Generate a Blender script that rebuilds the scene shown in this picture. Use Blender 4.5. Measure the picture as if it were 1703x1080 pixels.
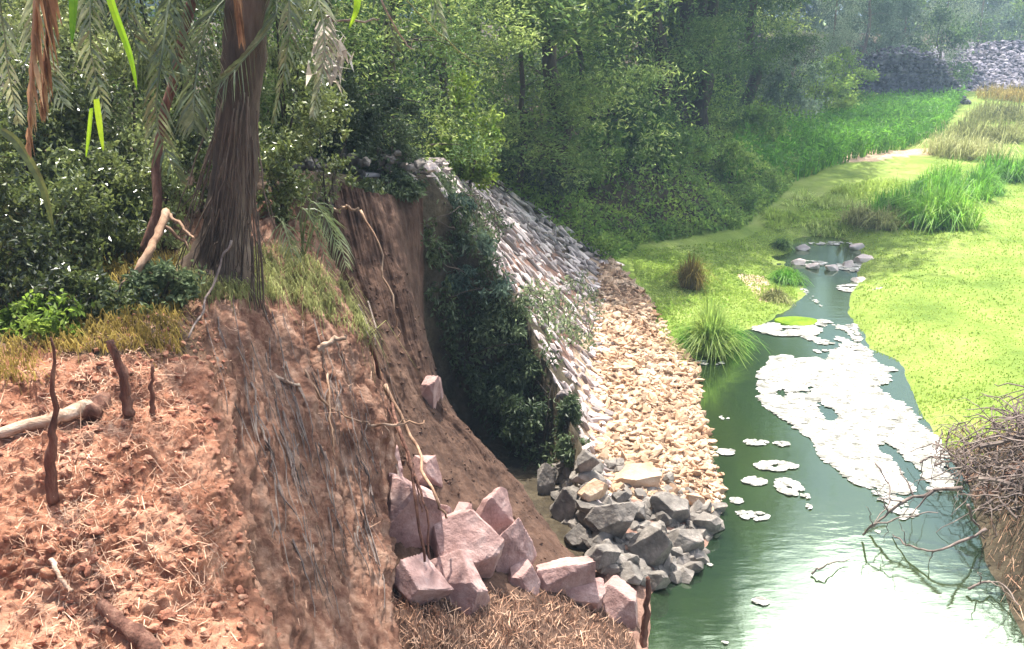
import bpy, math
import numpy as np
from mathutils import Vector
S = bpy.context.scene
for o in list(bpy.data.objects): bpy.data.objects.remove(o)
COL = S.collection
R = math.radians
# ------------------------------------------------------------------ camera
CAMZ = 6.0; PITCH = R(19.4); FPX = 1475.0; CX = 851.5; CY = 540.0
cd = bpy.data.cameras.new('camera'); cam = bpy.data.objects.new('camera', cd); COL.objects.link(cam)
cd.sensor_width = 36; cd.lens = 36*FPX/1703; cd.clip_start = .05; cd.clip_end = 3000
cam.location = (0, 0, CAMZ); cam.rotation_euler = (math.pi/2-PITCH, 0, 0); S.camera = cam
# ------------------------------------------------------------------ world, sun, exposure
SUN_EL = R(69); SUN_AZ = R(-16)      # azimuth measured from +Y towards +X
w = bpy.data.worlds.new("World"); S.world = w; w.use_nodes = True
nt = w.node_tree; bg = nt.nodes['Background']; sky = nt.nodes.new('ShaderNodeTexSky')
sky.sky_type = 'NISHITA'; sky.sun_disc = False; sky.sun_elevation = SUN_EL; sky.sun_rotation = SUN_AZ
sky.dust_density = 3.5; sky.air_density = 1.0; sky.ozone_density = 1.0
# unseen cloud, added and shaped for the white glare on the water, broken by noise
tc = nt.nodes.new('ShaderNodeTexCoord'); dp = nt.nodes.new('ShaderNodeVectorMath'); dp.operation = 'DOT_PRODUCT'
_a, _e = R(52), R(52); dp.inputs[1].default_value = (math.sin(_a)*math.cos(_e), math.cos(_a)*math.cos(_e), math.sin(_e))
nt.links.new(tc.outputs['Generated'], dp.inputs[0])
cn = nt.nodes.new('ShaderNodeTexNoise'); cn.inputs['Scale'].default_value = 3; cn.inputs['Detail'].default_value = 6; nt.links.new(tc.outputs['Generated'], cn.inputs['Vector'])
ad = nt.nodes.new('ShaderNodeMath'); ad.operation = 'MULTIPLY_ADD'; ad.inputs[1].default_value = .25; nt.links.new(cn.outputs[0], ad.inputs[0]); nt.links.new(dp.outputs['Value'], ad.inputs[2])
cr = nt.nodes.new('ShaderNodeMapRange'); cr.inputs[1].default_value = .995; cr.inputs[2].default_value = 1.015; nt.links.new(ad.outputs[0], cr.inputs[0])
mxw = nt.nodes.new('ShaderNodeMix'); mxw.data_type = 'RGBA'; nt.links.new(cr.outputs[0], mxw.inputs[0]); nt.links.new(sky.outputs[0], mxw.inputs[6]); mxw.inputs[7].default_value = (30, 30, 30.6, 1)
nt.links.new(mxw.outputs[2], bg.inputs[0]); bg.inputs[1].default_value = .09
ld = bpy.data.lights.new('sun', 'SUN'); sun = bpy.data.objects.new('sun', ld); COL.objects.link(sun)
ld.energy = 5.0; ld.angle = R(.5); ld.color = (1, .95, .86)
SUND = Vector((math.sin(SUN_AZ)*math.cos(SUN_EL), math.cos(SUN_AZ)*math.cos(SUN_EL), math.sin(SUN_EL)))
sun.rotation_euler = SUND.to_track_quat('Z', 'Y').to_euler()
S.view_settings.view_transform = 'Standard'; S.view_settings.look = 'None'
S.view_settings.exposure = 1.38; S.view_settings.gamma = 1
S.cycles.max_bounces = 8; S.cycles.transparent_max_bounces = 6; S.cycles.diffuse_bounces = 3
S.cycles.volume_bounces = 0
HAZE = .0017

# ------------------------------------------------------------------ helpers
rng = np.random.default_rng(7)
sp, cp = math.sin(PITCH), math.cos(PITCH)
def ray(px, py):
    a = (px-CX)/FPX; b = -(py-CY)/FPX
    return np.array([a, cp+b*sp, -sp+b*cp])
def P(px, py, D):
    d = ray(px, py); return np.array([0, 0, CAMZ]) + d*(D/d[1])
def PZ(px, py, z):
    d = ray(px, py); return np.array([0, 0, CAMZ]) + d*((z-CAMZ)/d[2])
def proj(v):
    v = np.asarray(v, float); y = v[..., 1]; z = v[..., 2]-CAMZ
    f = y*cp - z*sp; u = y*sp + z*cp
    return CX+FPX*v[..., 0]/f, CY-FPX*u/f
def h3(ix, iy, iz, seed):
    n = (ix*374761393 + iy*668265263 + iz*2147483647 + seed*974634777) & 0xffffffff
    n = ((n ^ (n >> 13))*1274126177) & 0xffffffff
    n = ((n ^ (n >> 15))*2246822519) & 0xffffffff
    return ((n ^ (n >> 16)) & 0xffff)/65535.0
def vnoise(p, seed=0):
    i = np.floor(p).astype(np.int64); f = p-i; f = f*f*(3-2*f); r = 0
    for a in (0, 1):
        for b in (0, 1):
            for c in (0, 1):
                wt = (f[..., 0] if a else 1-f[..., 0])*(f[..., 1] if b else 1-f[..., 1])*(f[..., 2] if c else 1-f[..., 2])
                r = r + wt*h3(i[..., 0]+a, i[..., 1]+b, i[..., 2]+c, seed)
    return r*2-1
def fbm(p, octv=4, seed=0, gain=.5):
    r = 0; a = 1; s = 0
    for k in range(octv):
        r = r + a*vnoise(p*(2.03**k)+17.3*k, seed+k); s += a; a *= gain
    return r/s
def nrm(v): return v/np.maximum(np.linalg.norm(v, axis=-1, keepdims=True), 1e-9)

class G:
    """collects vertices and faces for ONE mesh object"""
    def __init__(s): s.V = []; s.F = []; s.n = 0
    def add(s, V, *Fs):
        V = np.asarray(V, float).reshape(-1, 3); s.V.append(V)
        for F in Fs: s.F.append(np.asarray(F, np.int64)+s.n)
        s.n += len(V)
    def build(s, name, mat, parent=None, loc=None, smooth=False, origin=None, attr=None):
        V = np.concatenate(s.V)
        if origin is not None: V = V-np.asarray(origin)
        m = bpy.data.meshes.new(name); m.vertices.add(len(V)); m.vertices.foreach_set('co', V.ravel().astype(np.float32))
        ks = [F.shape[1] for F in s.F for _ in range(1)]
        tot = np.concatenate([np.full(len(F), F.shape[1]) for F in s.F])
        idx = np.concatenate([F.ravel() for F in s.F])
        m.loops.add(len(idx)); m.loops.foreach_set('vertex_index', idx.astype(np.int32))
        m.polygons.add(len(tot)); st = np.concatenate([[0], np.cumsum(tot)[:-1]])
        m.polygons.foreach_set('loop_start', st.astype(np.int32))
        m.polygons.foreach_set('loop_total', tot.astype(np.int32))
        m.update(calc_edges=True)
        m.polygons.foreach_set('use_smooth', np.full(len(tot), smooth))
        if attr is not None:
            a = m.color_attributes.new('Zone', 'FLOAT_COLOR', 'POINT'); a.data.foreach_set('color', attr.astype(np.float32).ravel())
        m.materials.append(mat)
        o = bpy.data.objects.new(name, m); COL.objects.link(o)
        if parent: o.parent = parent
        if loc is not None: o.location = loc
        elif origin is not None and parent is None: o.location = origin
        return o
def tag(o, label=None, cat=None, group=None, kind=None):
    if label: o['label'] = label
    if cat: o['category'] = cat
    if group: o['group'] = group
    if kind: o['kind'] = kind
    return o
def thing(name, loc, label, cat, group=None, rz=0, sc=1):
    o = bpy.data.objects.new(name, None); o.empty_display_size = .2; COL.objects.link(o)
    o.location = loc; o.rotation_euler = (0, 0, rz); o.scale = (sc, sc, sc)
    return tag(o, label, cat, group)
def dup(root, loc, rz, sc, label, group=None):
    r = root.copy(); COL.objects.link(r); r.location = loc; r.rotation_euler = (0, 0, rz)
    r.scale = (sc, sc, sc) if np.isscalar(sc) else sc
    r['label'] = label
    if group: r['group'] = group
    for ch in list(root.children):
        c = ch.copy(); COL.objects.link(c); c.parent = r
        for g2 in list(ch.children):
            d = g2.copy(); COL.objects.link(d); d.parent = c
    return r
def tube(g, pts, rad, n=7, jit=0, seed=0, cap=True):
    pts = np.asarray(pts, float); m = len(pts); rad = np.broadcast_to(np.asarray(rad, float), (m,))
    t = nrm(np.gradient(pts, axis=0)); up = np.array([.13, .31, .94]); 
    if abs(t[0]@up) > .9: up = np.array([1., .2, 0])
    a = nrm(np.cross(t, up)); b = np.cross(t, a); th = np.arange(n)*2*np.pi/n
    r = rad[:, None]*np.ones((1, n))
    if jit: r = r*(1+jit*np.random.default_rng(seed).uniform(-1, 1, (m, n)))
    V = pts[:, None]+r[..., None]*(a[:, None]*np.cos(th)[None, :, None]+b[:, None]*np.sin(th)[None, :, None])
    i = np.arange(m-1)[:, None]*n; j = np.arange(n)[None]; k = (j+1) % n
    F = np.stack([i+j, i+k, i+n+k, i+n+j], -1).reshape(-1, 4)
    if cap: g.add(V, F, np.arange(n)[None, ::-1], np.arange(n)[None]+(m-1)*n)
    else: g.add(V, F)
def spline(pts, n):
    pts = np.asarray(pts, float); m = len(pts); t = np.linspace(0, m-1, n); i = np.clip(t.astype(int), 0, m-2); f = (t-i)[:, None]
    g_ = lambda k: pts[np.clip(k, 0, m-1)]
    p0, p1, p2, p3 = g_(i-1), g_(i), g_(i+1), g_(i+2)
    return .5*(2*p1+(p2-p0)*f+(2*p0-5*p1+4*p2-p3)*f*f+(3*p1-p0-3*p2+p3)*f**3)
def wiggle(pts, n, amp, seed):
    p = spline(pts, n); q = np.linspace(0, 1, n)[:, None]*np.array([[7.1, 5.3, 6.2]])+seed*3.7
    o = np.stack([vnoise(q+11*k, seed) for k in range(3)], -1)
    e = np.minimum(1, np.minimum(np.arange(n), 3)/3)[:, None]
    return p+o*amp*e
def leaves(g, r, C, L, W, down=.3, flat=0, bend=.12, dirs=None):
    N = len(C)
    if N == 0: return
    d = r.normal(size=(N, 3)) if dirs is None else dirs+r.normal(size=(N, 3))*.35
    d[:, 2] -= down*2.2; d = nrm(d)
    s = r.normal(size=(N, 3)); 
    if flat: s[:, 2] *= (1-flat)
    s = nrm(np.cross(d, s)) if not flat else nrm(s-d*(s*d).sum(1, keepdims=True))
    nn = np.cross(d, s)
    L = (np.broadcast_to(L, N)*r.uniform(.6, 1.3, N))[:, None]; W = (np.broadcast_to(W, N)*r.uniform(.7, 1.2, N))[:, None]
    V = np.stack([C, C+.45*L*d+.5*W*s+nn*L*bend, C+L*d, C+.45*L*d-.5*W*s+nn*L*bend], 1)
    g.add(V, np.arange(N*4).reshape(N, 4))
def blades(g, r, B, H, W, lean=.35, tipdrop=.15, az=None):
    """grass blades: two segments each, base points B"""
    N = len(B)
    if N == 0: return
    th = r.uniform(0, 2*np.pi, N) if az is None else az
    H = (np.broadcast_to(H, N)*r.uniform(.55, 1.25, N))[:, None]; W = np.broadcast_to(W, N)[:, None]*r.uniform(.7, 1.3, (N, 1))
    d = np.stack([np.cos(th), np.sin(th), np.zeros(N)], 1); s = np.stack([-np.sin(th), np.cos(th), np.zeros(N)], 1)
    ln = (np.broadcast_to(lean, N)*np.abs(r.normal(size=N))+.03)[:, None]; up = np.array([[0, 0, 1.]])
    m = B+up*H*.55+d*H*ln*.35; t = B+up*H*(1-tipdrop*ln*3)+d*H*ln*1.1
    V = np.stack([B-s*W*.5, B+s*W*.5, m+s*W*.42, m-s*W*.42, t], 1)
    i = np.arange(N)[:, None]*5
    g.add(V, i+np.array([[0, 1, 2, 3]]), i+np.array([[3, 2, 4]]))
def ico(sub):
    t = (1+5**.5)/2
    V = [(-1,t,0),(1,t,0),(-1,-t,0),(1,-t,0),(0,-1,t),(0,1,t),(0,-1,-t),(0,1,-t),(t,0,-1),(t,0,1),(-t,0,-1),(-t,0,1)]
    F = [(0,11,5),(0,5,1),(0,1,7),(0,7,10),(0,10,11),(1,5,9),(5,11,4),(11,10,2),(10,7,6),(7,1,8),(3,9,4),(3,4,2),(3,2,6),(3,6,8),(3,8,9),(4,9,5),(2,4,11),(6,2,10),(8,6,7),(9,8,1)]
    V = [np.array(v)/np.linalg.norm(v) for v in V]
    for _ in range(sub):
        c = {}; NF = []
        def mid(a, b):
            k = (min(a, b), max(a, b))
            if k not in c:
                v = V[a]+V[b]; V.append(v/np.linalg.norm(v)); c[k] = len(V)-1
            return c[k]
        for a, b, d in F:
            x, y, z = mid(a, b), mid(b, d), mid(d, a); NF += [(a, x, z), (b, y, x), (d, z, y), (x, y, z)]
        F = NF
    return np.array(V), np.array(F)
ICO = {k: ico(k) for k in (0, 1, 2, 3, 4)}
def rockV(r, sub, npl=13, rough=.02):
    V, F = ICO[sub]; k_ = np.arange(npl)+.5; ph = np.arccos(1-2*k_/npl); th = np.pi*(1+5**.5)*k_+r.uniform(0, 6)
    n = np.stack([np.cos(th)*np.sin(ph), np.sin(th)*np.sin(ph), np.cos(ph)], 1); n = nrm(n+r.normal(size=n.shape)*.28)
    q_, _ = np.linalg.qr(r.normal(size=(3, 3))); n = n@q_; d = r.uniform(.42, .95, npl)
    q = V@n.T; rr = np.where(q > .02, d/np.maximum(q, .02), 9).min(1)
    v = V*np.minimum(rr, 1.35)[:, None]
    if rough: v = v*(1+rough*fbm(v*4+r.uniform(0, 50), 3, 3))[:, None]
    return v, F
def rotm(r, N, tilt=1.0):
    """random rotation matrices; tilt<1 keeps the local z near up"""
    a = r.uniform(0, 2*np.pi, N); b = r.normal(size=N)*tilt*.5; c = r.normal(size=N)*tilt*.5
    ca, sa, cb, sb, cc, sc_ = np.cos(a), np.sin(a), np.cos(b), np.sin(b), np.cos(c), np.sin(c); z = np.zeros(N); o = z+1
    Rz = np.array([[ca, -sa, z], [sa, ca, z], [z, z, o]]).transpose(2, 0, 1)
    Ry = np.array([[cb, z, sb], [z, o, z], [-sb, z, cb]]).transpose(2, 0, 1)
    Rx = np.array([[o, z, z], [z, cc, -sc_], [z, sc_, cc]]).transpose(2, 0, 1)
    return Ry@Rx@Rz
def scatter(g, r, pos, size, variants, mats):
    """merge stones: pos (N,3), size (N,3), mats (N,3,3)"""
    k = r.integers(0, len(variants), len(pos))
    for i, (V, F) in enumerate(variants):
        s = np.where(k == i)[0]
        if len(s) == 0: continue
        W_ = np.einsum('nij,nvj->nvi', mats[s], V[None]*size[s][:, None])+pos[s][:, None]
        Fa = (F[None]+np.arange(len(s))[:, None, None]*len(V)).reshape(-1, 3)
        g.add(W_, Fa)

# ------------------------------------------------------------------ materials
def newmat(name):
    m = bpy.data.materials.new(name); m.use_nodes = True; nt = m.node_tree
    return m, nt, nt.nodes['Principled BSDF'], nt.nodes['Material Output']
def ramp(nt, cols, fac, pos=None):
    n = nt.nodes.new('ShaderNodeValToRGB'); e = n.color_ramp.elements
    while len(e) < len(cols): e.new(.5)
    for i, c in enumerate(cols):
        e[i].position = (i/(len(cols)-1)) if pos is None else pos[i]; e[i].color = (*c, 1)
    nt.links.new(fac, n.inputs[0]); return n.outputs[0]
def noise(nt, scale, detail=4, rough=.6, vec=None, dist=0):
    n = nt.nodes.new('ShaderNodeTexNoise'); n.inputs['Scale'].default_value = scale; n.inputs['Detail'].default_value = detail
    n.inputs['Roughness'].default_value = rough; n.inputs['Distortion'].default_value = dist
    if vec is not None: nt.links.new(vec, n.inputs['Vector'])
    return n.outputs[0]
def coords(nt, scale=(1, 1, 1), kind='Object'):
    t = nt.nodes.new('ShaderNodeTexCoord'); m = nt.nodes.new('ShaderNodeMapping'); m.inputs['Scale'].default_value = scale
    nt.links.new(t.outputs[kind], m.inputs[0]); return m.outputs[0]
def mixc(nt, a, b, fac, mode='MIX'):
    m = nt.nodes.new('ShaderNodeMix'); m.data_type = 'RGBA'; m.blend_type = mode
    for s, v in ((m.inputs[0], fac), (m.inputs[6], a), (m.inputs[7], b)):
        if hasattr(v, 'links'): nt.links.new(v, s)
        elif isinstance(v, (int, float)): s.default_value = v
        else: s.default_value = (*v, 1)
    return m.outputs[2]
def island(nt, c, lo, hi):
    ge = nt.nodes.new('ShaderNodeNewGeometry'); mr = nt.nodes.new('ShaderNodeMapRange'); mr.inputs[3].default_value = lo; mr.inputs[4].default_value = hi
    nt.links.new(ge.outputs['Random Per Island'], mr.inputs[0]); cb = nt.nodes.new('ShaderNodeCombineColor')
    for k in range(3): nt.links.new(mr.outputs[0], cb.inputs[k])
    return mixc(nt, c, cb.outputs[0], 1.0, 'MULTIPLY')
def bump(nt, bsdf, h, st, dist=.02):
    b = nt.nodes.new('ShaderNodeBump'); b.inputs['Strength'].default_value = st; b.inputs['Distance'].default_value = dist
    nt.links.new(h, b.inputs['Height']); nt.links.new(b.outputs[0], bsdf.inputs['Normal'])
def solid(name, cols, scale=6, rough=.85, bmp=.5, bs=30, sc=(1, 1, 1), spec=.2, dist=.02, pos=None, isl=None):
    m, nt, b, o = newmat(name); v = coords(nt, sc)
    c = ramp(nt, cols, noise(nt, scale, 6, .65, v), pos or [.3+.4*i/(len(cols)-1) for i in range(len(cols))])
    if isl: c = island(nt, c, *isl)
    nt.links.new(c, b.inputs['Base Color']); b.inputs['Roughness'].default_value = rough; b.inputs['Specular IOR Level'].default_value = spec
    if bmp: bump(nt, b, noise(nt, bs, 6, .7, v), bmp, dist)
    return m
def leafmat(name, cols, trans=.5, scale=1.6, rough=.5, spec=.35, rnd=.3, isl=(.65, 1.35)):
    m, nt, b, o = newmat(name)
    v = coords(nt)
    f = noise(nt, scale, 5, .8, v)
    oi = nt.nodes.new('ShaderNodeObjectInfo'); ma = nt.nodes.new('ShaderNodeMath'); ma.operation = 'MULTIPLY_ADD'
    nt.links.new(oi.outputs['Random'], ma.inputs[0]); ma.inputs[1].default_value = rnd
    nt.links.new(f, ma.inputs[2]); sb = nt.nodes.new('ShaderNodeMath'); sb.operation = 'SUBTRACT'; nt.links.new(ma.outputs[0], sb.inputs[0]); sb.inputs[1].default_value = rnd/2
    c = ramp(nt, cols, sb.outputs[0], [.3+.4*i/(len(cols)-1) for i in range(len(cols))])
    c = island(nt, c, *isl)
    nt.links.new(c, b.inputs['Base Color']); b.inputs['Roughness'].default_value = rough; b.inputs['Specular IOR Level'].default_value = spec
    t = nt.nodes.new('ShaderNodeBsdfTranslucent'); nt.links.new(mixc(nt, c, (.9, 1, .35), 1.0, 'MULTIPLY') if False else c, t.inputs[0])
    mx = nt.nodes.new('ShaderNodeMixShader'); mx.inputs[0].default_value = trans
    nt.links.new(b.outputs[0], mx.inputs[1]); nt.links.new(t.outputs[0], mx.inputs[2]); nt.links.new(mx.outputs[0], o.inputs[0])
    return m
M = {}
M['soil'] = solid('red_soil', [(.16, .058, .036), (.36, .15, .095), (.5, .26, .17), (.62, .38, .26)], 9, .95, .9, 45, dist=.03)
M['bank'] = solid('brown_bank_soil', [(.10, .052, .038), (.21, .11, .078), (.30, .17, .12), (.4, .27, .2)], 5, .95, .9, 40, (1, 1, .35), dist=.03)
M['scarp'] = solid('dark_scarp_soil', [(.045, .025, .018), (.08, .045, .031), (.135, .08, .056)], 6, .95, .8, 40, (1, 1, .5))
M['pink'] = solid('pink_rock', [(.2, .115, .1), (.34, .215, .195), (.47, .34, .31)], 4, .85, .7, 22, dist=.025)
M['grey'] = solid('grey_rock', [(.085, .075, .07), (.18, .16, .14), (.32, .28, .25)], 5, .85, .7, 22, dist=.025)
M['revet'] = solid('revetment_stone', [(.36, .29, .275), (.54, .45, .42), (.7, .62, .58)], 2, .85, .5, 30, isl=(.35, 1.3))
M['rubble'] = solid('pale_rubble', [(.33, .19, .115), (.52, .35, .23), (.68, .54, .41)], 1.6, .9, .6, 40, isl=(.45, 1.25))
M['gabion'] = solid('gabion_stone', [(.06, .06, .08), (.17, .155, .19), (.37, .34, .36)], 2.5, .9, .5, 12, isl=(.3, 1.5))
M['mesh'] = solid('gabion_wire', [(.1, .1, .11), (.2, .2, .21)], 5, .5, 0)
M['bark'] = solid('dark_bark', [(.03, .024, .02), (.075, .06, .048), (.14, .11, .085)], 4, .95, .9, 14, (1, 1, .2), dist=.04)
M['barkp'] = solid('pale_bark', [(.12, .09, .07), (.26, .2, .16), (.4, .33, .27)], 4, .9, .6, 14, (1, 1, .2))
M['palm'] = solid('palm_fibre', [(.045, .032, .025), (.115, .082, .062), (.2, .155, .12)], 6, .95, .8, 20, (1, 1, .15), dist=.03)
M['root'] = solid('root_wood', [(.16, .085, .055), (.32, .2, .13), (.5, .36, .26)], 8, .9, .5, 30, (1, 1, .4))
M['droot'] = solid('dark_red_wood', [(.05, .025, .018), (.15, .07, .05), (.3, .17, .12)], 14, .9, 1.0, 45, (1, 1, .25), dist=.02)
M['wood'] = solid('bleached_wood', [(.16, .09, .06), (.4, .28, .2), (.7, .58, .47)], 12, .85, .9, 45, (.3, 1, 1))
M['twig'] = solid('dead_twigs', [(.07, .055, .05), (.17, .13, .115), (.3, .25, .21)], 8, .9, .4, 30)
M['scum'] = solid('pale_floating_scum', [(.16, .16, .13), (.4, .39, .35), (.74, .73, .7)], 5, .8, .9, 25, isl=(.5, 1.15))
M['euc'] = leafmat('gum_leaves', [(.04, .085, .035), (.14, .23, .07), (.42, .5, .15)], .55, .8)
M['eucb'] = leafmat('olive_gum_leaves', [(.06, .13, .03), (.16, .26, .06), (.4, .5, .14)], .6, .8)
M['eucg'] = leafmat('grey_gum_leaves', [(.07, .12, .09), (.17, .24, .16), (.42, .48, .32)], .45, .8)
M['bright'] = leafmat('bright_leaves', [(.07, .13, .02), (.18, .28, .04), (.38, .46, .09)], .6)
M['shrub'] = leafmat('shrub_leaves', [(.04, .055, .018), (.13, .165, .045), (.36, .41, .15)], .4, 3, .28, .9)
M['vine'] = leafmat('creeper_leaves', [(.045, .07, .035), (.12, .165, .075), (.3, .36, .18)], .4, 2)
M['vine_shade'] = leafmat('shaded_creeper_leaves', [(.022, .036, .018), (.05, .078, .032), (.13, .17, .07)], .35, 2)  # darker copy of the creeper leaves, hollow shade put into the colour
M['ivy'] = leafmat('undergrowth_leaves', [(.06, .13, .035), (.17, .29, .06), (.4, .52, .12)], .6, 1.2)
M['reed'] = leafmat('reed_leaves', [(.09, .24, .03), (.2, .42, .05), (.42, .58, .11)], .6, 1.2)
M['lawn'] = leafmat('meadow_grass', [(.23, .36, .06), (.41, .52, .12), (.58, .65, .27)], .6, .3, .7, .1, .2, (.85, 1.12))
M['dry'] = leafmat('dry_grass', [(.2, .21, .08), (.38, .39, .16), (.58, .57, .3)], .4, 1.2, .8, .1)
M['red'] = leafmat('reddish_grass', [(.16, .12, .03), (.3, .22, .06), (.42, .33, .1)], .4, 2, .8, .1)
M['husk'] = leafmat('pale_dead_leaf', [(.25, .2, .16), (.42, .36, .3), (.62, .56, .48)], .3, 3)
M['straw'] = solid('straw_fibres', [(.3, .15, .09), (.5, .3, .2), (.7, .5, .36)], 5, .85, 0, isl=(.35, 1.3))
M['frond'] = leafmat('palm_leaflets', [(.08, .11, .04), (.2, .24, .11), (.42, .45, .28)], .35, 3, .28, .9)
M['dfrond'] = leafmat('dry_palm_leaflets', [(.2, .1, .05), (.36, .2, .1), (.5, .32, .18)], .3, 3, .5, .4)
M['strap'] = leafmat('lime_strap_leaf', [(.1, .24, .02), (.2, .36, .02), (.36, .5, .03)], .6, 3, .4, .4)

# ground with zones: R = grass, G = rubble/pale, B = dark leaf litter and painted shade; else brown soil
m, nt, b, o = newmat('ground_soil_and_turf'); M['ground'] = m
at = nt.nodes.new('ShaderNodeAttribute'); at.attribute_name = 'Zone'; sepn = nt.nodes.new('ShaderNodeSeparateColor'); nt.links.new(at.outputs[0], sepn.inputs[0])
v = coords(nt)
base = ramp(nt, [(.11, .06, .045), (.22, .13, .1), (.32, .2, .15)], noise(nt, 4, 6, .65, v), [.3, .5, .7])
gr = ramp(nt, [(.105, .165, .03), (.18, .245, .05), (.25, .30, .09)], noise(nt, .5, 7, .7, v), [.35, .5, .65])
pal = ramp(nt, [(.3, .19, .125), (.45, .32, .22), (.6, .47, .35)], noise(nt, 9, 6, .7, v), [.3, .5, .7])
litter_shade = ramp(nt, [(.028, .022, .017), (.065, .052, .034), (.13, .105, .07)], noise(nt, 3, 7, .75, v), [.3, .5, .7])
c = mixc(nt, base, gr, sepn.outputs[0]); c = mixc(nt, c, pal, sepn.outputs[1]); c = mixc(nt, c, litter_shade, sepn.outputs[2])
nt.links.new(c, b.inputs['Base Color']); b.inputs['Roughness'].default_value = .95; b.inputs['Specular IOR Level'].default_value = .1
bump(nt, b, noise(nt, 14, 7, .7, v), .8, .05)
# water
m, nt, b, o = newmat('pond_water'); M['water'] = m; v = coords(nt, (1, .35, 1))
nt.links.new(ramp(nt, [(.007, .018, .008), (.024, .038, .008)], noise(nt, .5, 3, .5, v), [.35, .65]), b.inputs['Base Color'])
b.inputs['Roughness'].default_value = .3; b.inputs['Specular IOR Level'].default_value = .1
gl = nt.nodes.new('ShaderNodeBsdfGlossy'); gl.inputs['Roughness'].default_value = .05; gl.inputs[0].default_value = (.8, .95, .72, 1)
bn = nt.nodes.new('ShaderNodeBump'); bn.inputs['Strength'].default_value = .13; bn.inputs['Distance'].default_value = .02
nt.links.new(noise(nt, 5, 4, .55, coords(nt, (.45, 1.3, 1))), bn.inputs['Height']); nt.links.new(bn.outputs[0], gl.inputs['Normal'])
fr_ = nt.nodes.new('ShaderNodeFresnel'); fr_.inputs['IOR'].default_value = 3.1
mx = nt.nodes.new('ShaderNodeMixShader'); nt.links.new(fr_.outputs[0], mx.inputs[0]); nt.links.new(b.outputs[0], mx.inputs[1]); nt.links.new(gl.outputs[0], mx.inputs[2]); nt.links.new(mx.outputs[0], o.inputs[0])

# ------------------------------------------------------------------ terrain functions (world metres)
def tab(pts, z):
    q = np.array([PZ(px, py, zz) for px, py, zz in [(p[0], p[1], z if len(p) < 3 else p[2]) for p in pts]])
    q = q[np.argsort(q[:, 1])]; return q[:, 1], q[:, 0]
SL = tab([(1080, 1090), (1083, 985), (1150, 945), (1190, 880), (1192, 800), (1165, 700), (1152, 605), (1225, 562), (1300, 520), (1335, 490), (1312, 440), (1316, 402)], 0)
SR = tab([(1720, 1090), (1640, 935), (1612, 810), (1565, 745), (1535, 690), (1495, 600), (1445, 580), (1410, 520), (1420, 480), (1435, 430), (1412, 402)], 0)
FT = tab([(1090, 1100, .1), (1000, 950, .2), (1010, 820, .35), (985, 740, .45), (985, 560, .45), (995, 445, .4), (1060, 415, .25), (1130, 402, .25), (1230, 385, .25), (1300, 330, .25), (1345, 265, .25), (1420, 188, .25), (1620, 160, .25), (1800, 100, .25)], 0)
EX = [(-30, 9.2), (-2.7, 9.2), (-2.2, 9.6), (-1.85, 10.9), (-1.3, 11.4), (-.8, 12), (.1, 12), (.6, 11.2), (.85, 9.8), (1.0, 8.8), (1.3, 7.6), (1.6, 6), (3, 4)]
def sm(t): t = np.clip(t, 0, 1); return t*t*(3-2*t)
def terrain(x, y, fine=True):
    x = np.asarray(x, float); y = np.asarray(y, float)
    xl = np.interp(y, *SL); xr = np.interp(y, *SR); xf = np.interp(y, *FT)
    xf = np.where(y > FT[0][-1], FT[1][-1]+(y-FT[0][-1])*.5, xf)
    dfx = np.interp(y+1, *FT)-np.interp(y-1, *FT); ca = 1/np.sqrt(1+(dfx/2)**2)
    s = (xf-x)*ca
    H = np.interp(y, [8, 10, 11, 14, 18, 22, 30, 60], [4.1, 4.25, 4.05, 3.7, 3.05, 2.9, 3.2, 4.0])
    run = np.interp(y, [8, 11, 15, 20, 24, 60], [2.2, 2.2, 2.6, 3.1, 4.5, 7.0])
    t = s/run
    zb = .35+(H-.35)*np.clip(t, 0, 1)+.04*np.clip(s-run, 0, 40)
    pl = .35*sm(t*3)  # blend
    # low side: strip to the water, or right bank
    mid = (xl+xr)/2
    zl = np.where(x < mid, np.clip((xl-x)/np.maximum(xl-xf, .6), -3, 1)*.35, 0)
    dr = x-xr
    up = .42*(1-np.exp(-np.clip(dr, 0, 99)/1.0))+.022*np.clip(dr, 0, 40)
    up = up + .75*sm(dr/1.0)*sm((11.6-y)/1.2)
    zr = np.where(dr > 0, up, np.maximum(dr*.5, -.6))
    zl = np.where(x < mid, np.maximum(zl*1.0, -.6), 0)
    low = np.where(x < mid, zl, zr)
    closed = sm((y-24.0)/1.2)
    low = low*(1-closed)+closed*np.where(x > xf, .25+.02*np.clip(x-8, 0, 40), .25)
    z = np.where(s > 0, zb, low)
    ye = np.interp(x, [e[0] for e in EX], [e[1] for e in EX])
    k = sm((y-(ye-.45))/.45)
    floor = np.minimum(z, .15+.25*(ye-y)*0)
    z = np.where(s > 0, z*k+floor*(1-k), z)
    far = sm((y-75)/60); z = z*(1-far)+far*(3+0*z)
    if fine:
        p = np.stack([x, y, z], -1)
        a = np.where(z > .0, 1, .3)
        z = z + a*(.10*fbm(p*.9, 3, 5)*sm((y-12)/10)+.045*fbm(p*2.6, 4, 9))
    return z
def T(x, y): return float(terrain(np.array([x]), np.array([y]))[0])
def axis(segs):
    out = []
    for a, b_, st in segs: out.append(np.arange(a, b_, st))
    return np.concatenate(out+[[segs[-1][1]]])
gx = axis([(-260, -40, 20), (-40, -10, 1.5), (-10, -4, .35), (-4, 8, .07), (8, 18, .12), (18, 45, .4), (45, 110, 5), (110, 300, 20)])
gy = axis([(-60, 0, 10), (0, 6, 1), (6, 20, .08), (20, 34, .12), (34, 70, .4), (70, 140, 5), (140, 500, 30)])
X, Y = np.meshgrid(gx, gy); Z = terrain(X, Y)
nY, nX = X.shape
i = np.arange(nY-1)[:, None]*nX+np.arange(nX-1)[None]
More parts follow.
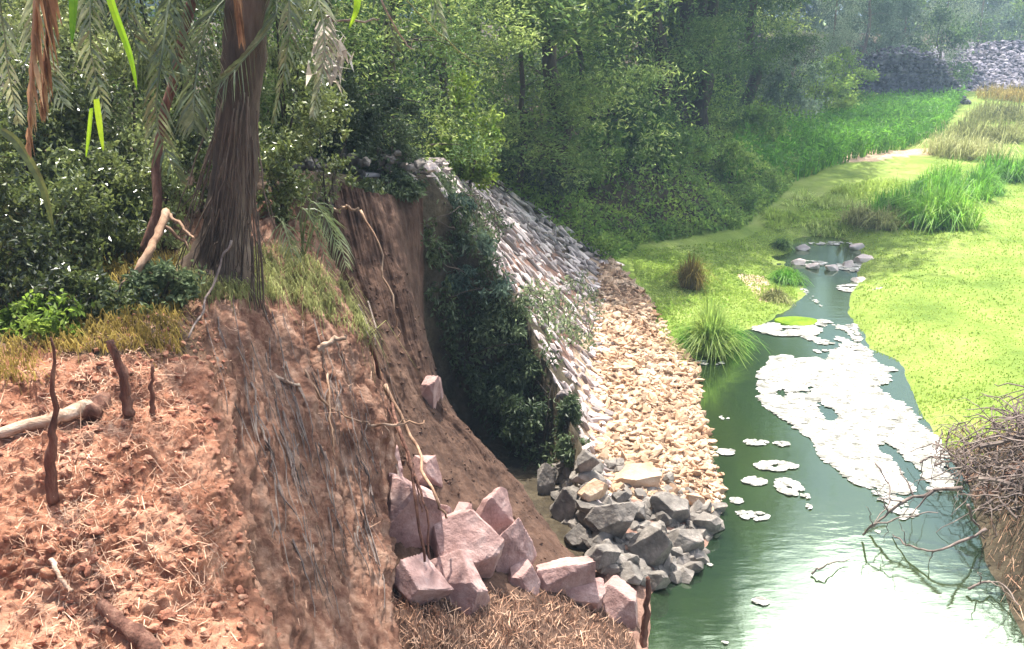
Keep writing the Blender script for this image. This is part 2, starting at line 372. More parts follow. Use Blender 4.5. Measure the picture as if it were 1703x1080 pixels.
F = np.stack([i, i+1, i+nX+1, i+nX], -1).reshape(-1, 4)
xf_ = np.interp(Y, *FT); xl_ = np.interp(Y, *SL); s_ = xf_-X
nz = fbm(np.stack([X, Y, 0*X], -1)*1.1, 4, 31)
grass = np.where((s_+nz*1.0 < .1) & ((X > (xl_+np.interp(Y, *SR))/2) | (Y > 20.3)), 1.0, 0.0)
edge = np.interp(Y, [14.5, 16, 18, 20.5], [3.2, 2.95, 2.8, 2.3])
grass = np.where((Y > 15.0) & (X > edge+nz*.25), 1, grass)*(Z > -.02)
grass = np.where((Y < 11.6+nz*.6) & (X > 4), 0, grass)
sandb = ((np.abs(X-5.6-nz*.2) < .35) & (np.abs(Y-19.3) < 1.0)) | ((Y > 35.5) & (Y < 38.5) & (np.abs(X-(12+(Y-35.5)*1.6)) < 2.2+nz))
rub = np.where((s_ < .3) & (grass < .5) & (X < 4) & (Y > 9.7), 1.0, 0.0)+sandb
litt_shade = np.where(s_ > .3+nz*.3, np.clip((Y-17)/2+nz, 0, 1), 0)
litt_shade = np.maximum(litt_shade, np.where((X < 1.0) & (X > -2.2) & (Y > 7) & (Y < 12.6) & (s_ > .1), 1, 0))  # shade of the hollow painted into the ground colour
litt_shade = np.maximum(litt_shade, np.where((X > 5) & (Y < 12) & (grass < .5) & (nz < .35), 1.0, 0))  # darkness under the brush painted onto the right bank
litt_shade = np.maximum(litt_shade, np.where((X < -2) & (Y > 7), .6+.5*nz, 0))
grass = grass*(1-sandb)
zone = np.stack([grass, np.clip(rub, 0, 1)*(grass < .9), np.clip(litt_shade, 0, 1), 1+0*X], -1).reshape(-1, 4)
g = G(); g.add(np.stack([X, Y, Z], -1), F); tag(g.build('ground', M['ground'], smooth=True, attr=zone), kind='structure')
g = G(); g.add([(-4, 1, 0), (40, 1, 0), (40, 28, 0), (-4, 28, 0)], [[0, 1, 2, 3]])
tag(g.build('water', M['water']), kind='structure')

# near bank patches: control nets interpolated, then roughened
def net(rows):
    return np.array([[P(*p) if len(p) == 3 else np.array(p[1:]) for p in r] for r in rows])
def patch(C, nu, nv):
    A = np.stack([spline(C[i], nu) for i in range(C.shape[0])]); B = np.stack([spline(A[:, j], nv) for j in range(nu)], 1); return B
def gridF(nv, nu):
    i = np.arange(nv-1)[:, None]*nu+np.arange(nu-1)[None]; return np.stack([i, i+nu, i+nu+1, i+1], -1).reshape(-1, 4)
def normals(B):
    return nrm(np.cross(np.gradient(B, axis=0), np.gradient(B, axis=1)))
W_ = lambda x, y, z: ('w', x, y, z)
C1 = net([
 [(-700, 330, 9.5), (-100, 335, 9.5), (120, 335, 9.5), (260, 335, 9.5), (380, 335, 9.6), (470, 335, 9.8), (540, 400, 9.9), (560, 520, 9.8)],
 [(-700, 480, 6.6), (-50, 480, 6.7), (140, 470, 6.8), (270, 440, 7.2), (380, 420, 7.8), (480, 420, 8.3), (565, 470, 8.6), (585, 600, 9.0)],
 [(-700, 600, 5.1), (0, 600, 5.2), (180, 570, 5.5), (290, 560, 5.9), (390, 520, 6.7), (490, 505, 7.5), (600, 560, 8.0), (615, 690, 8.6)],
 [(-700, 750, 4.3), (0, 720, 4.5), (180, 690, 4.8), (315, 665, 5.2), (420, 650, 6.1), (530, 640, 6.9), (640, 690, 7.5), (640, 790, 8.2)],
 [(-700, 900, 3.7), (0, 870, 3.9), (180, 860, 4.0), (350, 840, 4.4), (445, 850, 5.2), (550, 850, 6.1), (640, 870, 6.8), (650, 940, 7.4)],
 [(-700, 1120, 3.2), (0, 1090, 3.3), (200, 1090, 3.35), (405, 1080, 3.6), (490, 1080, 4.5), (585, 1080, 5.2), (660, 1080, 5.7), (690, 1150, 6.2)],
 [W_(-6, 1.6, 3.6), W_(-2.6, 1.6, 3.6), W_(-1.6, 1.6, 3.5), W_(-.9, 1.6, 3.1), W_(-.6, 2.2, 2.2), W_(-.4, 2.8, 1.2), W_(-.2, 3.4, .4), W_(.1, 3.6, -.3)],
 [W_(-6, -3, 4.2), W_(-2.6, -3, 4.2), W_(-1.6, -3, 4.1), W_(-.5, -3, 4), W_(.1, -2, 2.5), W_(.5, -1, 1), W_(.8, -.5, .1), W_(1, 0, -.5)]])
B = patch(C1, 620, 640); N_ = normals(B)
if N_[200, 100, 2] < 0: N_ = -N_
uu = np.linspace(0, 1, 620)[None]*np.ones((640, 1)); vv = np.linspace(0, 1, 640)[:, None]*np.ones((1, 620))
steep = sm((uu-.42)/.12)                                        # 0 on the mound, 1 on the cliff
p = B
rid = fbm(np.stack([uu*46+1.2*fbm(p*1.1, 3, 77), vv*3.2, 0*uu], -1), 4, 41)
rid2 = fbm(np.stack([uu*120, vv*9, 0*uu+3], -1), 3, 43)
clod = fbm(p*np.array([7, 7, 7]), 5, 51, .62); big = fbm(p*2.2, 3, 61)
tread = np.abs(fbm(p*np.array([3.2, 3.2, 5]), 4, 71))
disp = (1-steep)*(.08*clod+.10*big-.12*tread+.05*np.abs(fbm(p*np.array([14, 14, 18]), 3, 91)))+steep*(.15*rid+.03*rid2+.06*clod+.10*big)
B = B+N_*disp[..., None]
def Cz(patchpts):  # nearest lookup helper for placing things on a patch
    q = patchpts.reshape(-1, 3); 
    def f(px, py):
        u, v_ = PXY[id(patchpts)]; k = np.argmin((u-px)**2+(v_-py)**2+(q[:, 1] < 1)*1e9); return q[k]
    return f
PXY = {id(B): tuple(a.reshape(-1) for a in proj(B))}; BC = B; onC = Cz(BC); NC = N_
g = G(); g.add(B, gridF(640, 620)[:, ::-1])
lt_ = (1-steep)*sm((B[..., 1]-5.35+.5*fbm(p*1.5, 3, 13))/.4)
zc = np.stack([1-steep, steep, lt_, 1+0*steep], -1).reshape(-1, 4)
# two-tone soil material driven by zone (red loose soil / brown compact cliff)
m, nt, b, o = newmat('bank_soil'); M['c1'] = m; at = nt.nodes.new('ShaderNodeAttribute'); at.attribute_name = 'Zone'
se = nt.nodes.new('ShaderNodeSeparateColor'); nt.links.new(at.outputs[0], se.inputs[0]); v = coords(nt); v2 = coords(nt, (1, 1, .6))
red = ramp(nt, [(.14, .052, .03), (.34, .15, .09), (.48, .25, .16), (.62, .4, .28)], noise(nt, 3.5, 10, .78, v), [.32, .46, .56, .7])
brn = ramp(nt, [(.105, .05, .033), (.2, .103, .07), (.28, .165, .115), (.37, .245, .185)], noise(nt, 6, 8, .7, v2), [.32, .46, .56, .7])
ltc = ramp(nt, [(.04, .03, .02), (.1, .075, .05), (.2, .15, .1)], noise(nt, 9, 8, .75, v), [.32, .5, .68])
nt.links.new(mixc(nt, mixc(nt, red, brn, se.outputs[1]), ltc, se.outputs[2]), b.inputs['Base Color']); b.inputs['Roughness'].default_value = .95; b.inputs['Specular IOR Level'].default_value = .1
bump(nt, b, noise(nt, 40, 8, .75, v), .9, .03)
tag(g.build('soil_bank', M['c1'], smooth=True, attr=zc), kind='structure')

C2 = net([
 [(380, 285, 10.9), (470, 285, 10.6), (540, 290, 10.4), (600, 315, 10.3), (645, 322, 10.6), (700, 330, 11.3)],
 [(430, 430, 9.9), (500, 430, 9.8), (570, 430, 9.7), (630, 440, 9.8), (683, 490, 9.9), (712, 590, 10.8)],
 [(480, 620, 8.9), (560, 610, 8.8), (640, 610, 8.8), (690, 620, 9.1), (740, 675, 9.3), (790, 760, 9.9)],
 [(500, 760, 7.8), (600, 760, 7.9), (690, 750, 8.2), (780, 755, 8.7), (850, 790, 9.0), (880, 860, 9.4)],
 [(540, 900, 6.9), (630, 900, 7.0), (730, 890, 7.4), (840, 880, 8.0), (930, 905, 8.4), (950, 960, 8.8)],
 [(580, 1080, 5.8), (660, 1070, 5.9), (790, 1050, 6.3), (920, 1030, 7.0), (1050, 1035, 7.6), (1075, 1080, 7.7)],
 [(600, 1400, 4.8), (700, 1350, 4.9), (850, 1250, 5.3), (990, 1150, 6.2), (1085, 1120, 7.0), (1110, 1150, 7.3)],
 [W_(0, 2, -.3), W_(.3, 2, -.3), W_(.7, 3, -.3), W_(1, 4, -.4), W_(1.3, 5, -.5), W_(1.6, 6, -.6)]])
B = patch(C2, 330, 420); N_ = normals(B)
if N_[200, 100, 2] < 0: N_ = -N_
p = B; uu = np.linspace(0, 1, 330)[None]*np.ones((420, 1)); vv = np.linspace(0, 1, 420)[:, None]*np.ones((1, 330))
rid = fbm(np.stack([uu*30+.8*fbm(p*1.2, 3, 7), vv*4, 0*uu], -1), 4, 47)
B = B+N_*(.07*rid+.03*fbm(p*np.array([9, 9, 5]), 5, 53, .7)+.05*fbm(p*2, 3, 3))[..., None]
PXY[id(B)] = tuple(a.reshape(-1) for a in proj(B)); BS = B; onS = Cz(BS)
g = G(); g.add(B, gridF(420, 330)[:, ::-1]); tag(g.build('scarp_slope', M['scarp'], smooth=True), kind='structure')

def onT(px, py, z0=.3):
    """march the pixel ray down to the terrain"""
    d = ray(px, py); t = np.linspace(6, 90, 900)/d[1]; q = np.array([0, 0, CAMZ])+d*t[:, None]
    k = np.argmax(q[:, 2] < terrain(q[:, 0], q[:, 1])); return q[k]

# ------------------------------------------------------------------ revetment
def inpoly(x, y, poly):
    r_ = np.zeros(np.shape(x), bool); n = len(poly)
    for a in range(n):
        x1, y1 = poly[a]; x2, y2 = poly[(a+1) % n]
        c = ((y1 > y) != (y2 > y)) & (x < (x2-x1)*(y-y1)/(y2-y1+1e-9)+x1); r_ ^= c
    return r_
def slope_frames(x, y):
    e = .12; z = terrain(x, y, False); dx = (terrain(x+e, y, False)-terrain(x-e, y, False))/(2*e); dy = (terrain(x, y+e, False)-terrain(x, y-e, False))/(2*e)
    n = nrm(np.stack([-dx, -dy, 1+0*dx], -1)); 
    dn = nrm(np.stack([1+0*dx, .1+0*dx, dx+.1*dy], -1)); dn = nrm(dn-n*(dn*n).sum(-1, keepdims=True)); b_ = np.cross(n, dn)
    return z, np.stack([dn, b_, n], -1)
r = np.random.default_rng(11)
var = [rockV(r, 1, 9, 0) for _ in range(10)]
root = thing('stone_revetment', (0, 15, 2), 'sloping dry stone revetment of grey slabs, broken off at its near end', 'retaining wall')
ys = []; xs = []
for yy in np.arange(9.2, 20.6, .125):
    xf = np.interp(yy, *FT); run = np.interp(yy, [8, 11, 15, 20], [2.2, 2.2, 2.6, 3.1])
    for ss in np.arange(-.1, run+.7, .23): ys.append(yy+r.normal()*.05); xs.append(xf-ss+r.normal()*.06)
xs = np.array(xs); ys = np.array(ys); z, fr = slope_frames(xs, ys)
pos = np.stack([xs, ys, z], -1)
px, py = proj(pos)
poly = [(540, 262), (700, 268), (790, 270), (905, 350), (1045, 430), (1000, 560), (1000, 700), (1060, 800), (1010, 860), (955, 890), (900, 800), (925, 700), (860, 590), (740, 505), (690, 400), (640, 320), (540, 300)]
k = inpoly(px, py, poly) & (np.abs(r.random(len(px))) > .03)
ye = np.interp(xs, [e[0] for e in EX], [e[1] for e in EX]); k &= (ys > ye+.12)
pos, fr = pos[k], fr[k]; n = len(pos)
a = r.normal(size=n)*.42; ca, sa, o1, z1 = np.cos(a), np.sin(a), np.ones(n), np.zeros(n)
jit = np.array([[ca, -sa, z1], [sa, ca, z1], [z1, z1, o1]]).transpose(2, 0, 1)
g = G(); scatter(g, r, pos+fr[:, :, 2]*r.uniform(-.02, .025, (n, 1)), np.stack([r.uniform(.05, .3, n), r.uniform(.035, .11, n), r.uniform(.03, .09, n)], 1), var, fr@jit@rotm(r, n, .22)@np.array([[1., 0, 0], [0, 1, 0], [0, 0, 1]]) if False else fr@jit)
# crest course along the top, and loose slabs at the broken edge
yy = np.arange(11.2, 19, .2); cx_ = np.interp(yy, *FT)-np.interp(yy, [8, 11, 15, 20], [2.2, 2.2, 2.6, 3.1])-.15
pos = np.stack([cx_+r.normal(size=len(yy))*.08, yy, terrain(cx_, yy)+.07], -1); n = len(yy)
scatter(g, r, pos, np.stack([r.uniform(.1, .2, n), r.uniform(.1, .18, n), r.uniform(.06, .1, n)], 1), var, rotm(r, n, .25))
g.build('stone_facing', M['revet'], root, origin=(0, 15, 2))

def ruin(px0, px1, py, D, n, lb, seed):
    r = np.random.default_rng(seed); o = P((px0+px1)/2, py, D); g = G(); a = r.uniform(px0, px1, n); b_ = py+r.uniform(-22, 22, n)
    pp = np.array([P(x, y, D+r.normal()*.25) for x, y in zip(a, b_)]); scatter(g, r, pp, np.stack([r.uniform(.05, .12, n), r.uniform(.05, .09, n), r.uniform(.04, .08, n)], 1), var, rotm(r, n, .5))
    tag(g.build('stone_heap', M['grey'], origin=o), lb, 'stones', 'stone remains on top of the bank', 'stuff')
ruin(430, 540, 290, 10.7, 60, 'grey remains of stonework on the bank top right of the palm', 1)
ruin(200, 262, 268, 9.9, 26, 'pale stones showing through the thicket left of the palm trunk', 2)
ruin(540, 700, 272, 11.4, 90, 'stones strewn along the bank top between the scarp and the revetment crest', 3)
# rubble beach
g = G(); N = 16000; yy = r.uniform(9.8, 20.6, N)
a_ = np.interp(yy, *FT)+.02; b_ = np.minimum(np.interp(yy, *SL)+.08, np.interp(yy, [8, 14.5, 16, 18, 20.5], [9, 3.35, 3.05, 2.9, 2.4])); xx = a_+(b_-a_)*r.random(N)
zz = terrain(xx, yy); sz = .013+.085*r.random(N)**6
scatter(g, r, np.stack([xx, yy, zz+sz*.25], -1), np.stack([sz*r.uniform(.9, 2.0, N), sz*r.uniform(.6, 1.1, N), sz*.6], 1), [rockV(r, 0, 7, 0) for _ in range(8)]+[rockV(r, 1, 7, 0) for _ in range(3)], rotm(r, N, 1.0))
tag(g.build('rubble', M['rubble']), 'pale sunlit broken stones covering the beach below the revetment', 'rubble', kind='stuff')

# ------------------------------------------------------------------ boulders
def boulder(name, px, py, w_, h_, loc, mat, label, cat, group, seed, tilt=.5, depth=.8, rough=.02, npl=11, sub=4):
    r = np.random.default_rng(seed); loc = np.asarray(loc); sc = loc[1]/ray(px, py)[1]/FPX
    V, F = rockV(r, sub, npl+1 if mat is M['pink'] else npl+4, rough+.035)
    V = V/np.abs(V).max(0); sx = w_*sc/2; sz = h_*sc/2
    a = r.uniform(-tilt, tilt); V = V*np.array([sx, (sx+sz)/2*depth, sz])
    c, s = math.cos(a*.5), math.sin(a*.5); V = V@np.array([[c, 0, s], [0, 1, 0], [-s, 0, c]])
    V = V*(1.22 if mat is M['pink'] else 1.1); g = G(); g.add(V, F); o = g.build(name, mat, loc=tuple(loc)); o.data.polygons.foreach_set('use_smooth', np.zeros(len(F), bool))
    return tag(o, label, cat, group)
PB = [ # px, py, w, h, D-shift, seed, label
 (682, 868, 125, 190, -.25, 3, 'largest dark pink boulder, an upright slab at the left of the pile'),
 (704, 785, 52, 60, -.1, 5, 'rounded pink boulder with a bright white top above the big upright slab'),
 (643, 760, 60, 105, -.1, 8, 'pale upright block at the top left of the boulder pile'),
 (650, 812, 60, 60, -.15, 9, 'sunlit whitish stone between the pale block and the largest slab'),
 (765, 905, 118, 125, -.35, 12, 'dark reddish wedge shaped boulder in the middle of the pile'),
 (812, 880, 85, 130, -.3, 14, 'pointed boulder with a pink sunlit triangular face'),
 (846, 925, 72, 145, -.3, 17, 'rough upright pink boulder at the right of the pointed one'),
 (690, 975, 105, 100, -.4, 21, 'greyish boulder with a pale slanted edge at the foot of the largest slab'),
 (765, 970, 100, 100, -.4, 25, 'smooth lilac grey boulder half sunk in the dry grass'),
 (877, 965, 65, 75, -.2, 27, 'small pink boulder in the dip between two larger groups'),
 (935, 965, 95, 85, -.25, 29, 'broad pink boulder with a jagged bright crest'),
 (965, 985, 70, 75, -.3, 33, 'dark triangular boulder in front of the jagged crest'),
 (1022, 1008, 75, 95, -.2, 36, 'lowest pink boulder with a narrow sunlit top, nearest the water'),
 (735, 858, 45, 50, -.1, 38, 'small bright stone squeezed behind the dark wedge'),
 (765, 852, 34, 38, -.1, 40, 'smallest pink stone on top of the pile'),
 (710, 655, 38, 62, -.05, 44, 'grey stone stuck in the scarp edge beside the dark hollow'),
 (726, 650, 26, 44, .0, 46, 'narrow pale stone at the lip of the dark hollow')]
for px, py, w_, h_, sh, sd, lb in PB:
    q = onS(px, py); q = P(px, py+h_*.05, q[1]+sh*.3)
    boulder('boulder', px, py, w_, h_, q, M['pink'], lb, 'boulder', 'pink boulders on the slip', sd)
GB = [(1020, 868, 100, 90, 60, 'big pale flat faced grey block in the middle of the toe stones'),
 (1082, 915, 80, 105, 61, 'sloping grey block with a pointed lower end near the water'),
 (1112, 845, 80, 70, 62, 'lilac grey block behind the sloping one'),
 (1137, 895, 66, 70, 63, 'dark lilac block at the water edge with pale veins'),
 (942, 842, 56, 80, 64, 'long grey slab leaning at the left of the toe stones'),
 (905, 800, 50, 70, 65, 'small grey slab where the toe stones meet the hollow'),
 (962, 890, 50, 60, 66, 'shaded stone wedged against the scarp'),
 (1138, 958, 70, 38, 67, 'lowest pale stone half under the water'),
 (1055, 795, 95, 55, 68, 'broad brown flat stone at the top of the toe stones'),
 (1050, 960, 62, 52, 69, 'shaded greenish stone at the foot of the pile'),
 (1003, 925, 72, 60, 70, 'dark stone in deep shade below the big pale block'),
 (1172, 868, 52, 44, 71, 'dark wet stone sticking out into the pond'),
 (1160, 835, 40, 44, 72, 'orange brown stone at the end of the rubble beach'),
 (985, 812, 56, 50, 73, 'pink tinged stone above the big pale block'),
 (1060, 850, 60, 60, 74, 'mid grey stone between the big pale block and the lilac one'),
 (975, 770, 44, 48, 75, 'small grey stone fallen from the revetment foot'),
 (1095, 965, 50, 40, 76, 'small submerged stone beside the reddish stake'),
 (935, 790, 46, 56, 77, 'tilted slab just below the creeper'),
 (1030, 830, 40, 34, 78, 'little rubble stone on top of the pile'),
 (1190, 845, 40, 22, 79, 'pale flat stone at the waterline')]
for px, py, w_, h_, sd, lb in GB:
    q = onT(px, py+h_*.2); q = P(px, py, q[1]-.05)
    boulder('boulder', px, py, w_*.88, h_*.82, q, M['grey'] if sd not in (68, 72, 73) else M['rubble'], lb, 'boulder', 'grey stones at the revetment toe', sd, rough=.03)

g = G(); N = 800; q = [onT(x, y) for x, y in zip(r.uniform(900, 1180, N), r.uniform(770, 965, N)) if inpoly(np.array([x]), np.array([y]), [(890, 770), (1060, 770), (1190, 850), (1150, 960), (1040, 975), (960, 900)])[0]]
q = np.array(q); n = len(q); sz = .035+.13*r.random(n)**2; scatter(g, r, q, np.stack([sz*1.3, sz, sz*.8], 1), var, rotm(r, n, 1))
tag(g.build('rubble', M['grey']), 'small grey rubble filling the gaps between the toe stones', 'rubble', kind='stuff')

# ------------------------------------------------------------------ plants: generic builders
def bush(name, loc, rad, n, L, W, mat, label, cat='bush', group=None, seed=0, down=.2, stems=5, clusters=26, stemmat=None, hug=.25, flat=0):
    r = np.random.default_rng(seed); rad = np.array(rad, float)
    root = thing(name, loc, label, cat, group)
    c = nrm(r.normal(size=(clusters, 3)))*r.uniform(.35, 1.0, (clusters, 1))**.6; c = c*rad; c[:, 2] += rad[2]*.95
    cr = r.uniform(.5, 1.3, clusters)*hug*rad.mean(); k = r.integers(0, clusters, n)
    o = r.normal(size=(n, 3))*.55; C = c[k]+o*cr[k][:, None]*np.array([1, 1, .9]); 
    m_ = fbm(C*2.2/rad.mean()+seed, 2, seed) > -.18; C = C[m_]; C = C[C[:, 2] > -.1]
    g = G(); leaves(g, r, C, L, W, down, flat); g.build('foliage', mat, root)
    g = G()
    for s in range(stems):
        t = c[r.integers(0, clusters)]; tube(g, wiggle([(r.normal()*.05, r.normal()*.05, -.15), t*.5+[0, 0, .1], t], 9, .06*rad.mean(), seed+s), np.linspace(.022, .006, 9)*max(.6, rad.mean()), 5)
    g.build('stem', stemmat or M['bark'], root)
    return root
def tree(name, height, r0, low, high, n, L, W, mat, barkm, seed, label='', cat='tree', spread=2.4, lean=(0, 0), down=.5, base=(0, 0, 0), ncl=60, upper=.55, group=None):
    r = np.random.default_rng(seed); root = thing(name, base, label, cat, group)
    top = np.array([lean[0], lean[1], height*.92])
    tp = wiggle([(0, 0, -.4), (lean[0]*.1, lean[1]*.1, height*.25), (lean[0]*.5, lean[1]*.5, height*.6), top], 22, r0*1.6, seed)
    tr = r0*np.concatenate([[1.35, 1.1], np.linspace(1, .16, 20)])
    g = G(); tube(g, tp, tr, 10, .08, seed)
    cl = []; 
    for b_ in range(ncl):
        t = r.uniform(low, high)/height; t = min(t, .97); st = tp[int(t*21)]
        a = r.uniform(0, 2*np.pi); rr = spread*r.uniform(.25, 1)*(1-.45*max(0, t-.5)*2)
        e = st+np.array([math.cos(a)*rr, math.sin(a)*rr, r.uniform(-.2, .9)*rr*.5]); cl.append(e)
        if b_ % 3 == 0: tube(g, wiggle([st, (st+e)/2+[0, 0, .15*rr], e], 6, .06, seed+b_), np.linspace(max(.02, r0*.3*(1-t)), .008, 6), 5)
    g.build('trunk', barkm, root, smooth=True)
    cl = np.array(cl); nl = n; k = r.integers(0, ncl, nl)
    sg = np.array([.42, .42, .62])*spread*.38
    C = cl[k]+r.normal(size=(nl, 3))*sg; hi = C[:, 2] > 7
    C = C[C[:, 2] > (.3*low-.2 if low < 4 else 4.6)]; C = C[(C[:, 2] < 5.5) | (r.random(len(C)) < upper)]; m_ = fbm(C*.8+seed, 3, seed) > .0; C = C[m_]; hi = C[:, 2] > 7.2
    # strings of leaves hang down below the twig
    g = G(); Lh = np.where(hi, L*1.7, L); Wh = np.where(hi, W*2.0, W)
    leaves(g, r, C, Lh, Wh, down); g.build('crown', mat, root)
    return root

rr_ = np.random.default_rng(5)
# prototypes of background trees
def placeT(px, D): 
    x = (px-CX)/FPX*D/1.0; 
    return (x, D, T(x, D)-.05)
GT = 'trees on the bank behind the revetment'
A = tree('gum_tree', 16, .27, 3.0, 15, 30000, .18, .055, M['euc'], M['bark'], 101, upper=.3, label='thick dark trunked tree rising behind the top of the revetment', spread=2.6, base=placeT(928, 22), group=GT)
Bt = tree('gum_tree', 15, .09, 1.2, 14, 24000, .17, .055, M['euc'], M['bark'], 102, 'thin trunked tree standing left of the pair of dark trunks', spread=2.0, base=placeT(1055, 30), group=GT)
Ct = tree('gum_tree', 14, .13, .9, 13, 24000, .18, .06, M['eucg'], M['barkp'], 103, 'grey leaved tree with a slim straight trunk left of the gabion wall', spread=2.6, base=placeT(1412, 58), group=GT)
spots = [ # proto, px, D, rot, scale, label
 (A, 1082, 27.5, 1.1, (1, 1, .65), 'thick dark trunk at the centre of the far bank with bushes at its foot'),
 (A, 1157, 31, 2.3, (1, 1, .7), 'dark trunk right of the thickest central trunk, at the edge of the reeds'),
 (Bt, 742, 18.5, .6, (1.0, 1.0, .5), 'slim trunk just left of the revetment crest with yellow green leaves beside it'),
 (Bt, 870, 21, 2.9, (1.0, 1.0, .5), 'thin tree between the revetment crest and the thick dark trunk'),
 (A, 1000, 33, 4.0, 1.2, 'tree farther back seen between the thick trunk and the thin pair'),
 (A, 1120, 36, 5.2, 1.3, 'tree in the second row behind the two dark trunks'),
 (A, 1235, 39, .4, (1, 1, .6), 'leaning dark tree above the left end of the reed bed'),
 (Ct, 1300, 46, 2.0, .65, 'pale grey green tree above the reeds with whitish branches'),
 (A, 1190, 42, 3.3, (1.2, 1.2, .8), 'tree behind the leaning dark one'),
 (Ct, 1360, 54, 4.2, .7, 'grey green tree over the mound of undergrowth left of the gabion wall'),
 (Ct, 1470, 66, 1.2, .8, 'pale tree directly behind the gabion wall'),
 (Ct, 1532, 68, 3.0, .8, 'tree with a thin upright trunk behind the middle of the gabion wall'),
 (Ct, 1590, 74, 5.0, .8, 'pale tree above the right end of the gabion wall'),
 (Bt, 1650, 86, .9, 1.0, 'bluish distant tree at the right above the stone slope'),
 (Bt, 1710, 90, 2.1, 1.0, 'farthest bluish tree at the right margin of the wood'),
 (A, 800, 27, 5.6, 1.0, 'tree deep in the shade behind the thin left trunks'),
 (Bt, 960, 26, 1.9, (1, 1, .6), 'slender tree close to the right of the thick dark trunk')]
E_ = tree('broad_tree', 19, .22, 6.5, 18.5, 40000, .17, .055, M['eucb'], M['bark'], 104, 'broad crowned tall tree added for the water reflection, beyond the lime grass', spread=4.2, base=placeT(1150, 33), group=GT, ncl=110, upper=1)  # broad trees added, high crowns set to mirror green in the water
spots += [(E_, 1235, 72, 1.7, (1.7, 1.7, 2.2), 'very tall broad tree added for the water reflection, far behind the reeds, left of the gabion wall'), (E_, 1120, 31, 3.1, (1.25, 1.25, 1.12), 'broad crowned tree added for the water reflection, over the bushes at the foot of the central trunks'), (E_, 1150, 41, 4.4, 1.1, 'tall broad tree added for the water reflection, deep in the wood right of centre'),
 (E_, 1130, 60, 5.4, (1.8, 1.8, 2.0), 'farthest broad crowned tree added for the water reflection, above the wood right of centre')]
for pr, px, D, rz, sc, lb in spots: dup(pr, placeT(px, D), rz, sc, lb, GT)

A.scale = (1, 1, .65)
# near left bank trees (their crowns shade the cliff)
GN = 'trees on the near left bank'
N1 = tree('gum_tree', 12, .16, 1.2, 11, 22000, .11, .045, M['euc'], M['bark'], 111, 'dark tree above the far lip of the red scarp', spread=2.0, base=placeT(655, 14.4), group=GN); N1.scale = (.75, .75, .5)
for px, D, rz, sc, lb in [(560, 12.6, 1.0, (.9, .9, .5), 'tree with pale dead leaves left of the dark one above the scarp'), (330, 12.2, 2.2, 1.0, 'tree in the thicket behind the palm trunk'),
                          (120, 12.5, 3.6, 1.0, 'tree in the thicket at the far left'), (480, 15.5, 5.0, 1.05, 'tree farther back between the palm trunk and the scarp'), (640, 17.5, .2, (1, 1, .6), 'shaded tree back from the scarp, left of the slim trunk'), (-150, 10.5, 4.4, 1.0, 'tree at the left margin with only its edge in view')]:
    dup(N1, placeT(px, D), rz, sc, lb, GN)

# undergrowth on the far bank
UB = [ # px, D, radius(x,y,z), n, mat, label
 (1050, 25.5, (1.5, 1.0, .8), 5000, 'ivy', 'dark green bush at the foot of the central trunks'),
 (1110, 26, (1.3, 1.0, .6), 4500, 'ivy', 'rounded bush between the central trunks and the reeds'),
 (985, 24, (1.0, 1.0, .7), 4000, 'ivy', 'bush on the bank right of the thick dark trunk'),
 (880, 21.5, (1.3, .9, .45), 3800, 'vine', 'low dark creeper mound on the bank above the revetment edge'),
 (820, 22, (1.0, .9, .9), 3600, 'vine', 'dull green shrub behind the revetment crest'),
 (1200, 28, (1.2, .9, .5), 4000, 'ivy', 'leafy shrub at the edge of the lime grass'),
 (1240, 33, (1.3, 1.2, .8), 4000, 'ivy', 'shrub beside the left end of the reeds'),
 (1160, 33, (1.3, 1.2, 1.0), 4000, 'ivy', 'shrub shaded by the dark trunk right of centre'),
 (770, 15.8, (.7, .7, .95), 4200, 'bright', 'backlit yellow green shrub left of the revetment crest'),
 (1000, 29, (1.3, 1, 1.1), 4200, 'bright', 'sunlit yellow green shrub between the trunks'),
 (840, 25, (1.2, 1, 1.5), 4200, 'eucg', 'pale tangled shrub behind the thin trunks'),
 (910, 27, (1.4, 1, 1.5), 4200, 'ivy', 'tall shrub behind the thick dark trunk'),
 (1090, 33, (1.6, 1, 1.7), 4600, 'bright', 'yellow green shrub right of the thick central trunk'),
 (1290, 41, (1.8, 1, 1.6), 4600, 'eucg', 'grey green shrub above the reeds'),
 (1350, 47, (2.2, 1.2, 1.5), 4600, 'ivy', 'dark shrub left of the gabion wall'),
 (1395, 53, (1.6, 1.2, 2.0), 4600, 'ivy', 'tall shrub at the left end of the gabion wall'),
 (1230, 44, (2.2, 1.2, 2.3), 4600, 'euc', 'dark tall shrub behind the leaning tree'),
 (1130, 40, (2.2, 1.2, 2.3), 4600, 'euc', 'dark tall shrub deep behind the central trunks'),
 (1480, 68, (4, 1.5, 2.8), 5200, 'euc', 'blue green shrub behind the gabion wall'),
 (1590, 76, (4, 1.5, 3.2), 5200, 'eucg', 'pale shrub behind the right part of the gabion wall'),
 (1420, 63, (4, 1.5, 2.6), 5200, 'eucg', 'grey green shrub above the left end of the gabion wall'),
 (1530, 64, (4, 1.5, 2.6), 5200, 'euc', 'green shrub just above the top of the gabion wall'),
 (1640, 78, (5, 1.5, 3.2), 5200, 'euc', 'bluish shrub above the far stone slope'),
 (940, 36, (2.5, 1.2, 2.2), 4600, 'euc', 'dark shrub far behind the thick trunk'),
 (740, 21, (1.3, 1.2, 1.8), 4600, 'euc', 'dark shrub behind the slim left trunk'),
 (660, 16.0, (1.0, 1.0, 1.3), 5200, 'vine', 'dark shrub above the scarp lip'),
 (560, 14.0, (.9, .8, 1.2), 5200, 'shrub', 'olive shrub above the red scarp'),
 (600, 19.0, (2.0, 1.2, 1.9), 5200, 'euc', 'dark bush at the back of the near thicket')]
